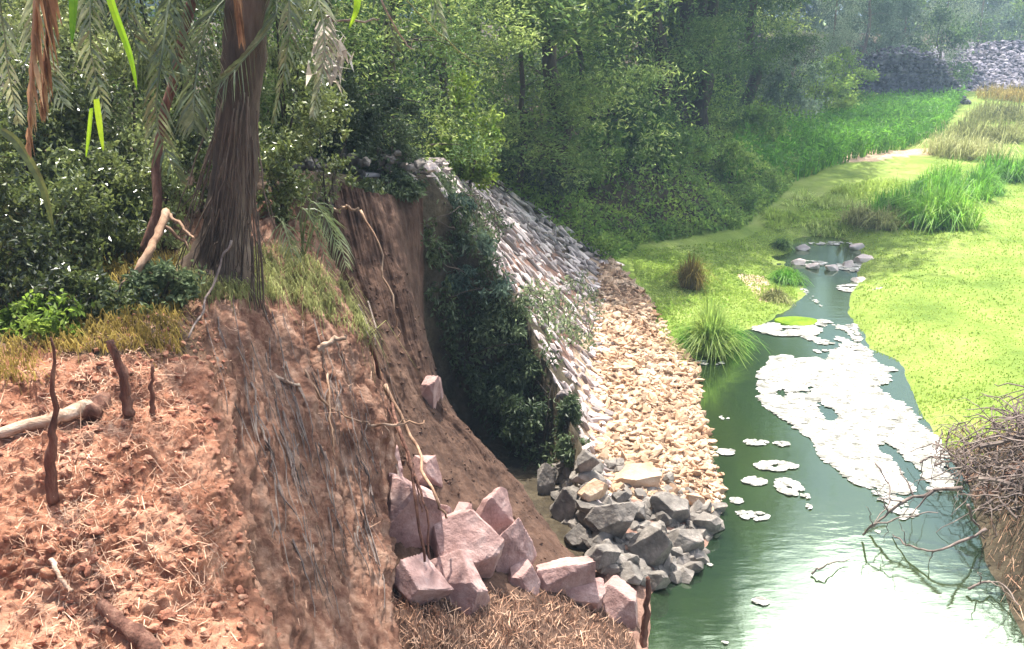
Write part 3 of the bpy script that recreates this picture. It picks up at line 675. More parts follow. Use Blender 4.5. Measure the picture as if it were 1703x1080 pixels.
for i_, (px, D, rad, n, mt, lb) in enumerate(UB):
    bush('bush', placeT(px, D), rad, n, .075+.0022*D, .035+.0014*D, M[mt], lb, group='undergrowth on the bank', seed=300+i_, clusters=34, hug=.3)

# leafy ground cover over the shaded bank
r = np.random.default_rng(44); N = 90000; yy = r.uniform(16, 60, N); xx = np.interp(yy, *FT)-r.random(N)**1.2*r.uniform(.0, 9, N)-.0; k = (yy > 20.3) | (xx < np.interp(yy, *FT)-3.3)
k &= r.random(N) < np.clip(26/yy, 0, 1); xx, yy = xx[k], yy[k]; zz = terrain(xx, yy); C = np.stack([xx, yy, zz], 1); f = np.clip(fbm(C*.8, 3, 4)+.25, 0, 1)
C[:, 2] += r.random(len(C))*(.08+.9*f); g = G(); leaves(g, r, C, .075+.0022*C[:, 1], .035+.0014*C[:, 1], .1)
tag(g.build('undergrowth', M['ivy']), 'leafy ground cover over the shaded bank under the trees', 'undergrowth', kind='stuff')
# far wood
g = G(); r = np.random.default_rng(77); N = 60000
a = r.uniform(-75, 95, N); D_ = 98+12*fbm(np.stack([a*.05, a*0, a*0], -1), 2, 3)+r.uniform(0, 14, N)
hh = r.random(N)**.8*(13+7*fbm(np.stack([a*.09, a*0, a*0+5], -1), 3, 9)); C = np.stack([a, D_, 3+hh], -1)
m_ = fbm(C*.35, 3, 5) > -.35; leaves(g, r, C[m_], 1.1, .6, .5)
tag(g.build('far_wood', M['euc']), 'bluish far wood closing the view behind everything', 'wood', kind='stuff')
# ---- near left thicket
LT = [ # px, D, radius, n, mat, L, W, label
 (60, 8.6, (.85, .6, 1.35), 12000, 'shrub', 'small leaved shrub in the upper left corner behind the brown frond'),
 (210, 8.9, (.75, .6, 1.3), 12000, 'shrub', 'small leaved shrub with glinting leaves beside the palm'),
 (150, 7.4, (.55, .5, .55), 8000, 'shrub', 'glinting low shrub left of the pale root'),
 (30, 6.9, (.55, .5, .55), 6500, 'shrub', 'low shrub at the left edge above the red soil'),
 (-60, 6.2, (.5, .4, .6), 6500, 'shrub', 'shrub partly out of view at the left edge'),
 (150, 6.1, (.3, .22, .2), 2600, 'shrub', 'small olive shrub on the ledge left of the pale root'),
 (235, 6.35, (.28, .22, .18), 2600, 'vine', 'small tangled shrub right under the pale root'),
 (60, 6.0, (.35, .25, .25), 3200, 'shrub', 'olive shrub on the ledge behind the bright green herb'),
 (130, 8.0, (.5, .4, .9), 8000, 'shrub', 'olive shrub with dense small leaves in front of the taller ones'),
 (10, 7.6, (.55, .4, 1.1), 8000, 'shrub', 'dense small leaved shrub at the left margin'),
 (545, 9.3, (.3, .3, .8), 3200, 'shrub', 'bamboo like shrub with pale glints above the cliff edge'),
 (470, 9.0, (.3, .3, .55), 3200, 'shrub', 'small olive shrub at the right foot of the palm trunk'),
 (330, 8.9, (.45, .3, .7), 4200, 'shrub', 'olive shrub just left behind the palm trunk'),
 (250, 7.9, (.35, .3, .55), 4200, 'shrub', 'loose shrub between the reddish stem and the palm'),
 (640, 11.4, (.5, .4, .45), 4200, 'vine', 'low shrub spilling over the stones above the hollow'),
 (15, 5.7, (.32, .25, .13), 2600, 'bright', 'low bright green herb at the left edge on the red soil'),
 (110, 9.9, (1.3, .7, 2.0), 8500, 'shrub', 'taller dark shrub behind the small leaved ones'),
 (300, 10.3, (1.1, .7, 1.8), 8500, 'shrub', 'dark shrub behind the palm trunk'),
 (480, 10.6, (.7, .5, 1.5), 8500, 'shrub', 'tall olive shrub right of the palm trunk'),
 (560, 11.3, (.7, .5, .65), 6000, 'vine', 'shrub hanging over the red scarp'),
 (400, 11.8, (1.5, .7, 1.7), 9000, 'euc', 'dark mass of shrub behind the palm'),
 (650, 12.2, (.55, .5, .6), 5200, 'vine', 'shrub with pale twigs right of the scarp top')]
for i_, (px, D, rad, n, mt, lb) in enumerate(LT):
    x, y, z = placeT(px, D)
    if D < 10: z = P(px, 335, 9.5)[2]-.1 if D > 9 else float(BC[np.arange(640)[:, None], np.arange(620)[None]][..., 2].flat[np.argmin((BC[..., 0]-x).ravel()**2+(BC[..., 1]-y).ravel()**2)])
    bush('bush', (x, y, z-.03), rad, n, .04+.0025*D, .022+.0012*D, M[mt], lb, group='shrubs of the near thicket', seed=400+i_, clusters=44, hug=.26)

# ------------------------------------------------------------------ palm
def onCxy(x, y):
    k = np.argmin((BC[..., 0]-x).ravel()**2+(BC[..., 1]-y).ravel()**2); return BC.reshape(-1, 3)[k]
def frond(root, base, pts, n, L, W, mat, droop=.25, seed=0, name='frond', one=0, rad=.012, ang=.9):
    r = np.random.default_rng(seed); g = G(); pp = spline(pts, 24); tube(g, pp, np.linspace(rad, .003, 24), 5)
    t = np.linspace(.12, 1, n); ip = np.clip((t*23).astype(int), 0, 22); B0 = pp[ip]+(pp[ip+1]-pp[ip])*((t*23)-ip)[:, None]
    tg = nrm(pp[ip+1]-pp[ip]); up = np.array([0, -.35, 1.]); sd = nrm(np.cross(tg, up))
    for sgn in ((1, -1) if not one else (one,)):
        d = nrm(tg*.8+sd*sgn*ang+r.normal(size=(n, 3))*.07); d[:, 2] -= droop; d = nrm(d)
        Ln = (L*np.sin(np.pi*np.clip(t*.85+.12, 0, 1))**.6*r.uniform(.85, 1.1, n))[:, None]
        s2 = nrm(np.cross(d, nrm(np.cross(d, [0, 0, 1.]))+.4*r.normal(size=(n, 3)))); e = B0+d*Ln; e[:, 2] -= Ln[:, 0]*droop*.5
        md = B0+d*Ln*.5
        V = np.stack([B0-s2*W*.3, B0+s2*W*.3, md+s2*W*.5, md-s2*W*.5, e], 1); i = np.arange(n)[:, None]*5
        g.add(V, i+np.array([[0, 1, 2, 3]]), i+np.array([[3, 2, 4]]))
    return g.build(name, mat, root, origin=base)
pb = onC(395, 455)
palm = thing('palm_tree', pb, 'palm with a dark fibrous trunk standing at the top of the eroded bank', 'palm tree')
g = G(); tp = np.array([P(350, 520, pb[1]-.15), P(375, 400, pb[1]), P(392, 250, pb[1]+.05), P(405, 100, pb[1]+.1), P(418, -80, pb[1]+.1), P(425, -350, pb[1]+.1)])
tube(g, wiggle(tp, 40, .03, 5), np.concatenate([[.55, .5, .45, .4, .34, .3, .26, .23, .2], np.linspace(.185, .15, 31)]), 16, .12, 3); g.build('trunk', M['palm'], palm, origin=pb, smooth=True)
# fibrous skirt of root strands on the trunk foot
g = G(); r = np.random.default_rng(9)
for k in range(80):
    x0 = r.uniform(300, 440); y0 = r.uniform(150, 420); D0 = pb[1]-.28-r.uniform(0, .12)
    q = [P(340+(x0-340)*.6+30, y0, D0+.12), P(x0, y0+r.uniform(80, 160), D0), P(x0+(x0-380)*.25+r.normal()*8, y0+r.uniform(130, 220), D0-.02)]
    tube(g, wiggle(q, 9, .02, k), np.linspace(.007, .003, 9), 4)
g.build('root_skirt', M['palm'], palm, origin=pb)
FR = [ # frond control pixels with depth
 ([(420, -60, 7.6), (330, -40, 7.1), (290, 20, 6.8), (300, 120, 6.7)], .26, 'frond', 26),
 ([(420, -60, 7.6), (300, -90, 7.0), (215, -10, 6.7), (235, 90, 6.6), (305, 125, 6.6)], .30, 'frond', 34),
 ([(420, -40, 7.6), (350, 30, 7.2), (325, 140, 6.9), (322, 210, 6.8)], .36, 'frond', 30),
 ([(420, -60, 7.6), (460, 20, 7.3), (395, 110, 7.0), (350, 150, 6.9)], .34, 'frond', 30),
 ([(420, -60, 7.6), (250, -160, 7.0), (90, -60, 6.6), (60, 60, 6.4), (105, 170, 6.3)], .3, 'frond', 32),
 ([(420, -80, 7.6), (530, -100, 7.4), (620, -20, 7.2), (660, 80, 7.1)], .16, 'frond', 24),
 ([(420, -60, 7.6), (350, -120, 6.6), (180, -60, 6.0), (150, 60, 5.8), (175, 190, 5.8)], .2, 'frond', 34),
 ([(420, -60, 7.6), (300, -30, 6.9), (270, 90, 6.5), (262, 210, 6.4), (300, 300, 6.4)], .24, 'frond', 34),
 ([(420, -60, 7.6), (500, -60, 7.2), (540, 60, 6.9), (520, 190, 6.8)], .18, 'frond', 34),
 ([(420, -60, 7.6), (470, -80, 7.0), (480, 60, 6.8), (455, 200, 6.8)], .18, 'frond', 34),
 ([(420, -60, 7.6), (200, -200, 6.4), (20, -60, 5.6), (10, 80, 5.5), (30, 200, 5.5)], .17, 'frond', 34),
 ([(420, -60, 7.6), (560, -140, 7.4), (690, -60, 7.2), (740, 60, 7.2)], .2, 'frond', 28)]
for k, (pts, L, nm, n) in enumerate(FR): frond(palm, pb, [P(*q) for q in pts], n, L, .02, M['frond'], .35, 50+k, nm)
r = np.random.default_rng(71); pc = np.array([-1.25, 7.7, 9.6])  # unseen crown above the view, added and placed to shade the cliff
g = G(); tube(g, wiggle([tp[-1], (tp[-1]+pc)/2+[.1, 0, .2], pc], 12, .03, 6), np.linspace(.16, .13, 12), 12, .1, 4); g.build('upper_trunk', M['palm'], palm, origin=pb, smooth=True)
for k in range(22):
    a = k*2.4; el = r.uniform(.0, 1.0); d = np.array([math.cos(a), math.sin(a), 0]); L_ = r.uniform(1.7, 2.3)
    frond(palm, pb, [pc, pc+d*L_*.4+[0, 0, .5*el+.15], pc+d*L_*.8+[0, 0, .5*el-.1], pc+d*L_+[0, 0, .4*el-.7]], 60, .5, .04, M['frond'], .3, 200+k, 'frond')
# hanging brown dead frond at the far left and others
for k, (pts, L, mt) in enumerate([([(60, -260, 4.6), (62, -60, 4.5), (55, 90, 4.45), (47, 240, 4.4)], .19, 'dfrond'), ([(385, -120, 6.6), (395, 0, 6.5), (400, 55, 6.5)], .16, 'dfrond'), ([(20, -200, 4.7), (75, -40, 4.6), (70, 180, 4.6)], .2, 'dfrond')]):
    q = [P(*a) for a in pts]; root = thing('dead_frond', q[0], ['long orange brown dead frond hanging at the upper left', 'dry tan leaf hanging beside the palm trunk at the top', 'thin reddish dead frond hanging right of the long brown one'][k], 'palm leaf')
    frond(root, q[0], q, 22, L, .03 if k != 1 else .025, M[mt], .9, 80+k, 'leaflets', ang=.22, rad=.02 if k == 0 else .008)
# small palm seedling on the cliff edge with white glints
q0 = onC(505, 430); sd_ = thing('palm_seedling', q0, 'small grey green palm seedling drooping over the cliff edge', 'palm')
for k, pts in enumerate([[(505, 430), (500, 350), (520, 370), (545, 440)], [(505, 430), (530, 360), (560, 390), (575, 440)], [(500, 430), (470, 370), (480, 400), (490, 450)], [(500, 430), (515, 340), (540, 360), (560, 410)]]):
    D0 = q0[1]; frond(sd_, q0, [P(a, b_, D0-.12*j) for j, (a, b_) in enumerate(pts)], 16, .26, .014, M['frond'], .6, 90+k, 'frond')
# lime strap leaves
for k, (pts, w_, lb) in enumerate([([(124, -90, 3.6), (122, 0, 3.55), (120, 72, 3.5)], .022, 'wide bright green strap leaf hanging at the top left'),
                             ([(165, -60, 3.6), (190, 20, 3.6), (216, 92, 3.6), (228, 150, 3.6)], .017, 'yellow green strap leaf with a long tapering tip'),
                             ([(160, 165, 5.0), (166, 210, 5.0), (172, 252, 5.0)], .02, 'short lime blade hanging in front of the shrubs'),
                             ([(152, 180, 5.0), (147, 230, 5.0), (143, 262, 5.0)], .014, 'shortest dull lime blade beside the other one'),
                             ([(0, 215, 4.6), (30, 240, 4.6), (70, 310, 4.6), (90, 390, 4.6)], .03, 'dark green strap leaf crossing the left edge'),
                             ([(590, -40, 6.2), (594, 10, 6.2), (580, 50, 6.2)], .03, 'bright leaf hanging at the top beside the dead twigs')]):
    q = spline([P(*a) for a in pts], 14); wv = w_*np.sin(np.pi*np.clip(np.linspace(.3, 1, 14), 0, 1))**.7
    g = G(); s = np.array([1, .25, .2]); V = np.stack([q-s*wv[:, None]*.8, q+np.array([0, .006, 0]), q+s*wv[:, None]*.8], 1)
    g.add(V, gridF(14, 3)); tag(g.build('strap_leaf', M['strap'] if k != 4 else M['shrub'], origin=q[0]), lb, 'leaf', 'strap leaves hanging into view')

# ------------------------------------------------------------------ roots, sticks, logs
def stick(name, pts, r0, r1, mat, label, cat, group=None, seed=0, amp=.02, n=18, forks=(), sides=8):
    q = wiggle([np.asarray(a) for a in pts], n, amp, seed); rad = np.linspace(r0, r1, n); g = G()
    tube(g, q, rad*(1+.16*vnoise(np.linspace(0, 9, n)[:, None]*np.ones((1, 3))+seed)), sides, .16, seed); r = np.random.default_rng(seed+5)
    for f in forks:
        k = int(f[0]*(n-1)); tube(g, wiggle([q[k], q[k]+np.array(f[1])*.5+[0, 0, .02], q[k]+np.array(f[1])], 8, amp, seed+k), np.linspace(rad[k]*.6, rad[k]*.2, 8), 6, .1, seed)
    return tag(g.build(name, mat, origin=q[0], smooth=True), label, cat, group)
def c_(px, py, dy=0): q = onC(px, py); return P(px, py, q[1]+dy)
stick('root', [P(276, 352, 6.9), P(262, 395, 6.6), P(235, 440, 6.3), c_(185, 505, .02)], .032, .03, M['root'], 'thick pale orange root curving down from the palm foot to the soil', 'root', 'big roots', 1, forks=[(.5, (-.1, -.1, -.3)), (.2, (.2, 0, -.2))])
stick('root', [P(330, -40, 7.5), P(290, 120, 7.3), P(262, 250, 7.2), P(262, 350, 7.0), P(240, 420, 6.9)], .035, .04, M['droot'], 'dark reddish stem leaning up to the palm above the pale orange root', 'stem', None, 2)
stick('root', [P(275, 355, 6.9), P(300, 375, 6.8), P(325, 400, 6.7)], .016, .008, M['root'], 'short grey root crossing the palm foot to the right', 'root', 'big roots', 3)
stick('root', [P(385, 400, 6.5), P(350, 480, 6.3), P(318, 560, 5.7)], .01, .007, M['twig'], 'thin straight root slanting down left across the bank', 'root', 'thin roots', 4)
stick('root', [P(600, 350, 9.4), P(632, 420, 9.2), P(655, 510, 9.0), P(660, 560, 9.0)], .014, .008, M['root'], 'long thin root hanging down the red scarp', 'root', 'thin roots', 5, .06)
stick('root', [P(545, 355, 9.4), P(575, 345, 9.3), P(600, 350, 9.3)], .02, .012, M['root'], 'bent pale root end poking out under the scarp top', 'root', 'thin roots', 6, .04)
stick('root', [c_(530, 580, -.12), P(560, 565, c_(560, 590)[1]-.15), P(578, 560, c_(575, 600)[1]-.2)], .03, .014, M['wood'], 'pale broken root stub catching the sun on the cliff', 'root', None, 7, .03, forks=[(.2, (.0, -.03, -.25)), (.5, (.05, -.02, -.3))])
stick('root', [c_(545, 620, -.05), c_(550, 700, -.08), c_(556, 760, -.06)], .011, .008, M['root'], 'left one of the vertical roots under the pale stub', 'root', 'thin roots', 8)
stick('root', [c_(507, 615, -.05), c_(540, 670, -.08), c_(600, 700, -.06)], .011, .008, M['root'], 'thin root arching right below the pale stub', 'root', 'thin roots', 18)
stick('branch', [P(585, 704, 7.2), P(640, 706, 7.15), P(705, 700, 7.2)], .018, .008, M['root'], 'broken orange brown branch lying level across the roots', 'branch', None, 9, .03, forks=[(.5, (.1, -.05, -.12)), (.7, (.12, 0, .08)), (.3, (-.1, -.05, .05))])
stick('branch', [c_(455, 625, -.03), c_(480, 635, -.06), c_(500, 640, -.04)], .018, .01, M['wood'], 'small grey stick on the cliff face', 'branch', None, 19, .02, forks=[(.4, (0, 0, .12))])
for k, (pts, a, b_, lb) in enumerate([
  ([(610, 560), (640, 650), (680, 760), (705, 930)], .022, .012, 'long reddish root hanging over the largest boulder'),
  ([(600, 600), (650, 700), (700, 820), (712, 930)], .014, .009, 'thinner reddish root beside the longest one'),
  ([(640, 640), (690, 740), (725, 830), (745, 860)], .02, .01, 'orange root running right down to the white topped boulder'),
  ([(632, 640), (665, 720), (690, 790), (700, 850)], .012, .008, 'thin root between the two longest ones')]):
    stick('root', [P(x, y, min(onC(x, y)[1], onS(x, y)[1])-(.05 if j < 2 else .45)) for j, (x, y) in enumerate(pts)], a, b_, M['droot'] if k != 2 else M['root'], lb, 'root', 'roots hanging in front of the boulders', 20+k, .04)
stick('log', [c_(-80, 735, -.05), c_(40, 712, -.07), c_(105, 690, -.07), c_(160, 672, -.05)], .033, .045, M['wood'], 'bleached log lying on the red soil at the left', 'log', None, 10, .02, n=20)
stick('stump', [c_(165, 672, .03), c_(170, 668, -.02), c_(150, 690, -.1)], .05, .055, M['droot'], 'dark broken stump end at the right end of the bleached log', 'stump', None, 11, .01)
stick('stake', [c_(88, 835), P(84, 760, c_(88, 835)[1]+.0), P(92, 690, c_(88, 835)[1]+.02), P(88, 560, c_(88, 835)[1]+.05)], .036, .006, M['droot'], 'tall dark stick standing upright in the red soil', 'stick', 'sticks standing in the red soil', 12, .02)
stick('stake', [c_(215, 690), P(207, 640, c_(215, 690)[1]), P(185, 565, c_(215, 690)[1]+.02)], .035, .022, M['droot'], 'thick bent stick leaning left in the red soil', 'stick', 'sticks standing in the red soil', 13, .02)
stick('stake', [c_(254, 690), P(252, 650, c_(254, 690)[1]), P(254, 610, c_(254, 690)[1])], .016, .01, M['droot'], 'short thin stick right of the bent one', 'stick', 'sticks standing in the red soil', 14, .01)
stick('stake', [P(1068, 1075, 7.25), P(1074, 1020, 7.3), P(1078, 960, 7.35)], .045, .02, M['droot'], 'reddish stake rising out of the water beside the slip', 'stick', None, 15, .02)
stick('branch', [c_(165, 1005, -.03), c_(205, 1040, -.04), c_(260, 1085, -.04)], .03, .05, M['droot'], 'dark root slab running down to the bottom edge', 'branch', None, 16, .01)
stick('branch', [c_(85, 930, -.04), c_(100, 960, -.05), c_(120, 985, -.03)], .012, .01, M['wood'], 'short white stick on the red soil near the bottom left', 'branch', None, 17, .01)
stick('branch', [P(630, -10, 6.5), P(660, 50, 6.5), P(685, 82, 6.5)], .007, .004, M['wood'], 'thin pale twig slanting down at the top centre', 'twig', 'pale twigs at the top', 31, .01, forks=[(.95, (.03, 0, .08))])
stick('branch', [P(675, 0, 7.0), P(735, 60, 7.0), P(795, 110, 7.0)], .006, .004, M['dry'], 'long straight reed stem slanting down to the right at the top', 'twig', 'pale twigs at the top', 32, .01)
stick('branch', [P(540, 30, 7.4), P(560, 32, 7.4), P(600, 35, 7.4), P(632, 30, 7.4)], .01, .006, M['barkp'], 'level grey branch beside the dead leaves at the top', 'twig', 'pale twigs at the top', 33, .03)
# dead leaf bunch (pale)
g = G(); r = np.random.default_rng(3); q0 = P(548, 45, 8.2); n = 90
C = P(545, 75, 8.2)+r.normal(size=(n, 3))*np.array([.07, .07, .13]); leaves(g, r, C, .2, .045, 1.2, bend=.3)
tag(g.build('dead_leaves', M['husk'], origin=q0), 'pale bunch of dead leaves hanging at the top above the scarp', 'dead leaves')

# loose litter over the mound and cliff : straw, roots, clods
r = np.random.default_rng(21); g = G(); flat = BC[150:560, 20:600]; nf = NC[150:560, 20:600]
N = 21000; a = r.integers(0, flat.shape[0], N); b_ = (r.random(N)**.9*flat.shape[1]).astype(int); kk_ = (b_ < 250) | (r.random(N) < .12); a, b_ = a[kk_], b_[kk_]; N = len(a); C = flat[a, b_]+nf[a, b_]*.008
tg = nrm(r.normal(size=(N, 3))); tg = nrm(tg-nf[a, b_]*(tg*nf[a, b_]).sum(1, keepdims=True)*.75); tg[:, 2] -= .5*(b_ > 230); tg = nrm(tg)
L_ = (r.uniform(.02, .09, N)*(1+1.2*(r.random(N) > .93)))[:, None]; s = nrm(np.cross(tg, nf[a, b_]+.6*r.normal(size=(N, 3)))); w_ = r.uniform(.0012, .003, N)[:, None]
V = np.stack([C-s*w_, C+s*w_, C+tg*L_+s*w_*.5+nf[a, b_]*.006, C+tg*L_-s*w_*.5+nf[a, b_]*.006], 1); g.add(V, np.arange(4*N).reshape(N, 4))
tag(g.build('straw', M['straw']), 'straw and root fibres scattered over the red soil and the cliff', 'straw', kind='stuff')
g = G(); N = 4200; a = r.integers(0, flat.shape[0], N); b_ = (r.random(N)**1.3*300).astype(int); C = flat[a, b_]; sz = .004+.026*r.random(N)**5
scatter(g, r, C+nf[a, b_]*sz[:, None]*.4, np.stack([sz*r.uniform(.8, 1.5, N), sz, sz*.8], 1), [rockV(r, 1, 8, .05) for _ in range(6)], rotm(r, N, 1))
tag(g.build('soil_clods', M['soil']), 'crumbly red clods of soil covering the mound', 'soil', kind='stuff')
# hanging root fibres on cliff
g = G()
for k in range(130):
    v0 = r.uniform(500, 900); u = r.uniform(330+(v0-500)*.32, 640); q = [c_(u, v0, -.03)]; x, y = u, v0; ln = r.uniform(40, 170)
    for j in range(3): x += r.normal()*5+ln*.09; y += ln/3; q.append(c_(x, y, -.03-.02*r.random()))
    tube(g, wiggle(q, 8, .012, k), np.linspace(.0055, .002, 8)*r.uniform(.6, 1.7), 4, cap=False)
tag(g.build('root_fibres', M['twig']), 'tangle of thin roots hanging down the eroded cliff face', 'roots', kind='stuff')
# dry grass fringe on the cliff top and plateau grass
g = G(); C = []
for k in range(2600):
    u, v0 = r.uniform(300, 620), 0; v0 = 440+max(0, u-480)*.55+r.uniform(-25, 60); C.append(onC(u, v0))
C = np.array(C); blades(g, r, C, .16, .008, .9, .5); blades(g, r, C[:1500], .1, .006, 1.5, 1.5)
tag(g.build('dry_grass', M['dry']), 'dull dry grass fringe along the top of the eroded cliff', 'grass', kind='stuff')
g = G(); C = np.array([onC(r.uniform(60, 300), r.uniform(430, 590)) for _ in range(2600)]+[onC(r.uniform(-40, 60), r.uniform(570, 640)) for _ in range(250)])
blades(g, r, C, .15, .008, .8, .5); tag(g.build('grass', M['red']), 'thin olive grass on the soil below the thicket', 'grass', kind='stuff')
# grass at the bottom by boulders
g = G(); C = np.array([onS(r.uniform(640, 1050), r.uniform(985, 1090)) for _ in range(2600)]); C = C[C[:, 2] > .05]
blades(g, r, C, .09, .006, 1.6, 1.2); tag(g.build('dry_grass', M['straw']), 'matted dry grass in front of the pink boulders', 'grass', kind='stuff')
# pebbles & roots on scarp
g = G(); q = BS[40:360, 20:300].reshape(-1, 3); q = q[r.integers(0, len(q), 2400)]; sz = .006+.022*r.random(2400)**4
scatter(g, r, q, np.stack([sz*1.3, sz, sz*.8], 1), [rockV(r, 1, 8, .05) for _ in range(5)], rotm(r, 2400, 1)); tag(g.build('scarp_clods', M['scarp']), 'dark crumbs of soil on the scarp slope', 'soil', kind='stuff')

# ------------------------------------------------------------------ creepers on the revetment
def creeper(poly, n, mat, label, seed, L=.09, W=.04, lift=.3):
    r = np.random.default_rng(seed); pl = np.array(poly); pts = []
    q = np.stack([r.uniform(pl[:, 0].min(), pl[:, 0].max(), n*2), r.uniform(pl[:, 1].min(), pl[:, 1].max(), n*2)], 1)
    q = q[inpoly(q[:, 0], q[:, 1], poly)][:n]; C = []
    d = np.array([ray(a, b_) for a, b_ in q]); ts = np.linspace(7, 22, 220)
    Pn = np.array([0, 0, CAMZ])+d[:, None]*(ts[None, :, None]/d[:, None, 1:2]); hz = Pn[..., 2] < terrain(Pn[..., 0], Pn[..., 1], False); k = hz.argmax(1)
    C = Pn[np.arange(len(q)), k]; C = C[hz.any(1)]
    C = C+np.array([.5, -.4, .75])*(r.random((len(C), 1))**1.3*lift*(.5+.8*(fbm(C*1.5, 2, seed)[:, None]+.4)))
    m_ = fbm(C*3.0, 3, seed+1) > -.08; C = C[m_]; o = C.mean(0)
    root = thing('creeper', o, label, 'creeper', 'creepers on the revetment')
    g = G(); leaves(g, r, C, L, W, .5); g.build('foliage', mat, root, origin=o)
    g = G()
    for _ in range(14):
        c = C[r.integers(len(C))]; e = C[np.argmin(np.abs(np.linalg.norm(C-c, axis=1)-.9))]; tube(g, wiggle([c, (c+e)/2+[.05, -.05, .1], e], 8, .05, _), .008, 4)
    g.build('stem', M['bark'], root, origin=o)
creeper([(700, 380), (770, 330), (815, 400), (825, 480), (870, 560), (915, 650), (925, 740), (890, 800), (800, 720), (740, 600), (690, 470), (660, 380)], 9000, M['vine_shade'], 'large dark creeper draping the broken edge of the revetment above the hollow', 501, lift=.5)
creeper([(860, 480), (960, 465), (1000, 520), (975, 590), (900, 560), (850, 520)], 2600, M['vine'], 'smaller leafy creeper hanging on the sunlit middle of the revetment', 502)
creeper([(790, 330), (850, 380), (800, 420), (740, 330)], 1300, M['vine'], 'sparse creeper high on the revetment near its crest', 503)

for k, (px, py, D, rad, mt, lb) in enumerate([
 (735, 345, 12.3, (.45, .4, .3), 'eucg', 'grey leaved shrub hanging at the broken crest of the revetment'),
 (770, 400, 12.2, (.4, .35, .3), 'eucg', 'grey green shrub clinging to the broken edge below the crest'),
 (790, 470, 12.0, (.55, .45, .35), 'eucg', 'loose grey green shrub halfway down the broken edge'),
 (830, 540, 11.9, (.45, .45, .35), 'vine', 'dull shrub between the grey green one and the darker ones below'),
 (860, 610, 11.6, (.36, .32, .3), 'vine_shade', 'dark green shrub low on the broken edge of the revetment'),
 (870, 690, 11.0, (.34, .3, .28), 'vine_shade', 'lowest dark green shrub above the hollow floor'),
 (820, 640, 11.6, (.4, .4, .3), 'vine_shade', 'darkest shrub hanging inside the hollow'),
 (700, 310, 12.2, (.5, .4, .25), 'vine', 'dull shrub on the bank top above the dark hollow'),
 (660, 345, 11.9, (.35, .3, .18), 'vine', 'sparse plant hanging over the upper lip of the hollow'),
 (942, 690, 10.75, (.16, .16, .3), 'vine_shade', 'dark plant hiding the lower broken end of the revetment'),
 (950, 750, 10.2, (.16, .16, .22), 'vine', 'dull plant just above the grey stone pile'),
 (600, 315, 10.9, (.3, .25, .14), 'shrub', 'low olive plant at the very top of the scarp face'),
 (660, 310, 11.0, (.3, .25, .14), 'vine', 'low dull plant on the scarp top right of the olive one'),
 (615, 300, 11.6, (.35, .3, .2), 'shrub', 'small olive plant on top of the red scarp')]):
    c = P(px, py, D); bush('bush', tuple(c-[0, 0, rad[2]]), rad, 3600, .085, .034, M[mt], lb, group='shrubs hanging on the broken revetment edge', seed=800+k, clusters=30, hug=.32, down=.5)
# ------------------------------------------------------------------ meadow, reeds, tufts
r = np.random.default_rng(91)
def field(N, poly, zfun=True, seed=0):
    pl = np.array(poly); q = np.stack([r.uniform(pl[:, 0].min(), pl[:, 0].max(), N), r.uniform(pl[:, 1].min(), pl[:, 1].max(), N)], 1)
    return q[inpoly(q[:, 0], q[:, 1], poly)]
def pw(pts, z=.3): return [tuple(PZ(a, b_, z)[:2]) for a, b_ in pts]
mead = pw([(1900, 1000), (1700, 740), (1600, 760), (1560, 745), (1535, 690), (1500, 610), (1450, 580), (1415, 525), (1430, 430), (1410, 402), (1430, 380), (1500, 330), (1620, 200), (1760, 150), (2100, 150), (2100, 600)])
mead2 = pw([(1050, 418), (1230, 395), (1300, 360), (1440, 300), (1500, 340), (1430, 385), (1315, 402), (1312, 440), (1335, 490), (1300, 520), (1225, 562), (1152, 605), (1125, 590), (1060, 480)])
def lawn(poly, N, near):
    q = field(N, poly); # thin with distance by weight
    D = q[:, 1]; keep = r.random(len(q)) < np.clip((near/D)**1.5, 0, 1); q = q[keep]; z = terrain(q[:, 0], q[:, 1]); q = q[z > .01]; z = z[z > .01]
    return np.stack([q[:, 0], q[:, 1], z], 1)
C = np.concatenate([lawn(mead, 1000000, 11), lawn(mead2, 120000, 17)])
hn = .5+.9*np.clip(fbm(C*np.array([.7, .7, 0]), 3, 8)+.3, 0, 1)
g = G(); blades(g, r, C, .05*hn*(1+C[:, 1]*.02), .007+.0009*C[:, 1], 1.3, .7)
tag(g.build('meadow_grass', M['lawn']), 'lime green meadow grass carpeting the right bank and the flat by the weir', 'grass', kind='stuff')
# taller darker weeds sprinkled in meadow
Cc = C[fbm(C*np.array([.45, .45, 0]), 3, 88) > .18]; Cc = Cc[r.integers(0, len(Cc), 900)]; g = G(); leaves(g, r, Cc+[0, 0, .04], .03+.0016*Cc[:, 1], .02+.0007*Cc[:, 1], -.4)
tag(g.build('meadow_weeds', M['reed']), 'low broad leaved weeds in patches among the meadow grass', 'weeds', kind='stuff')
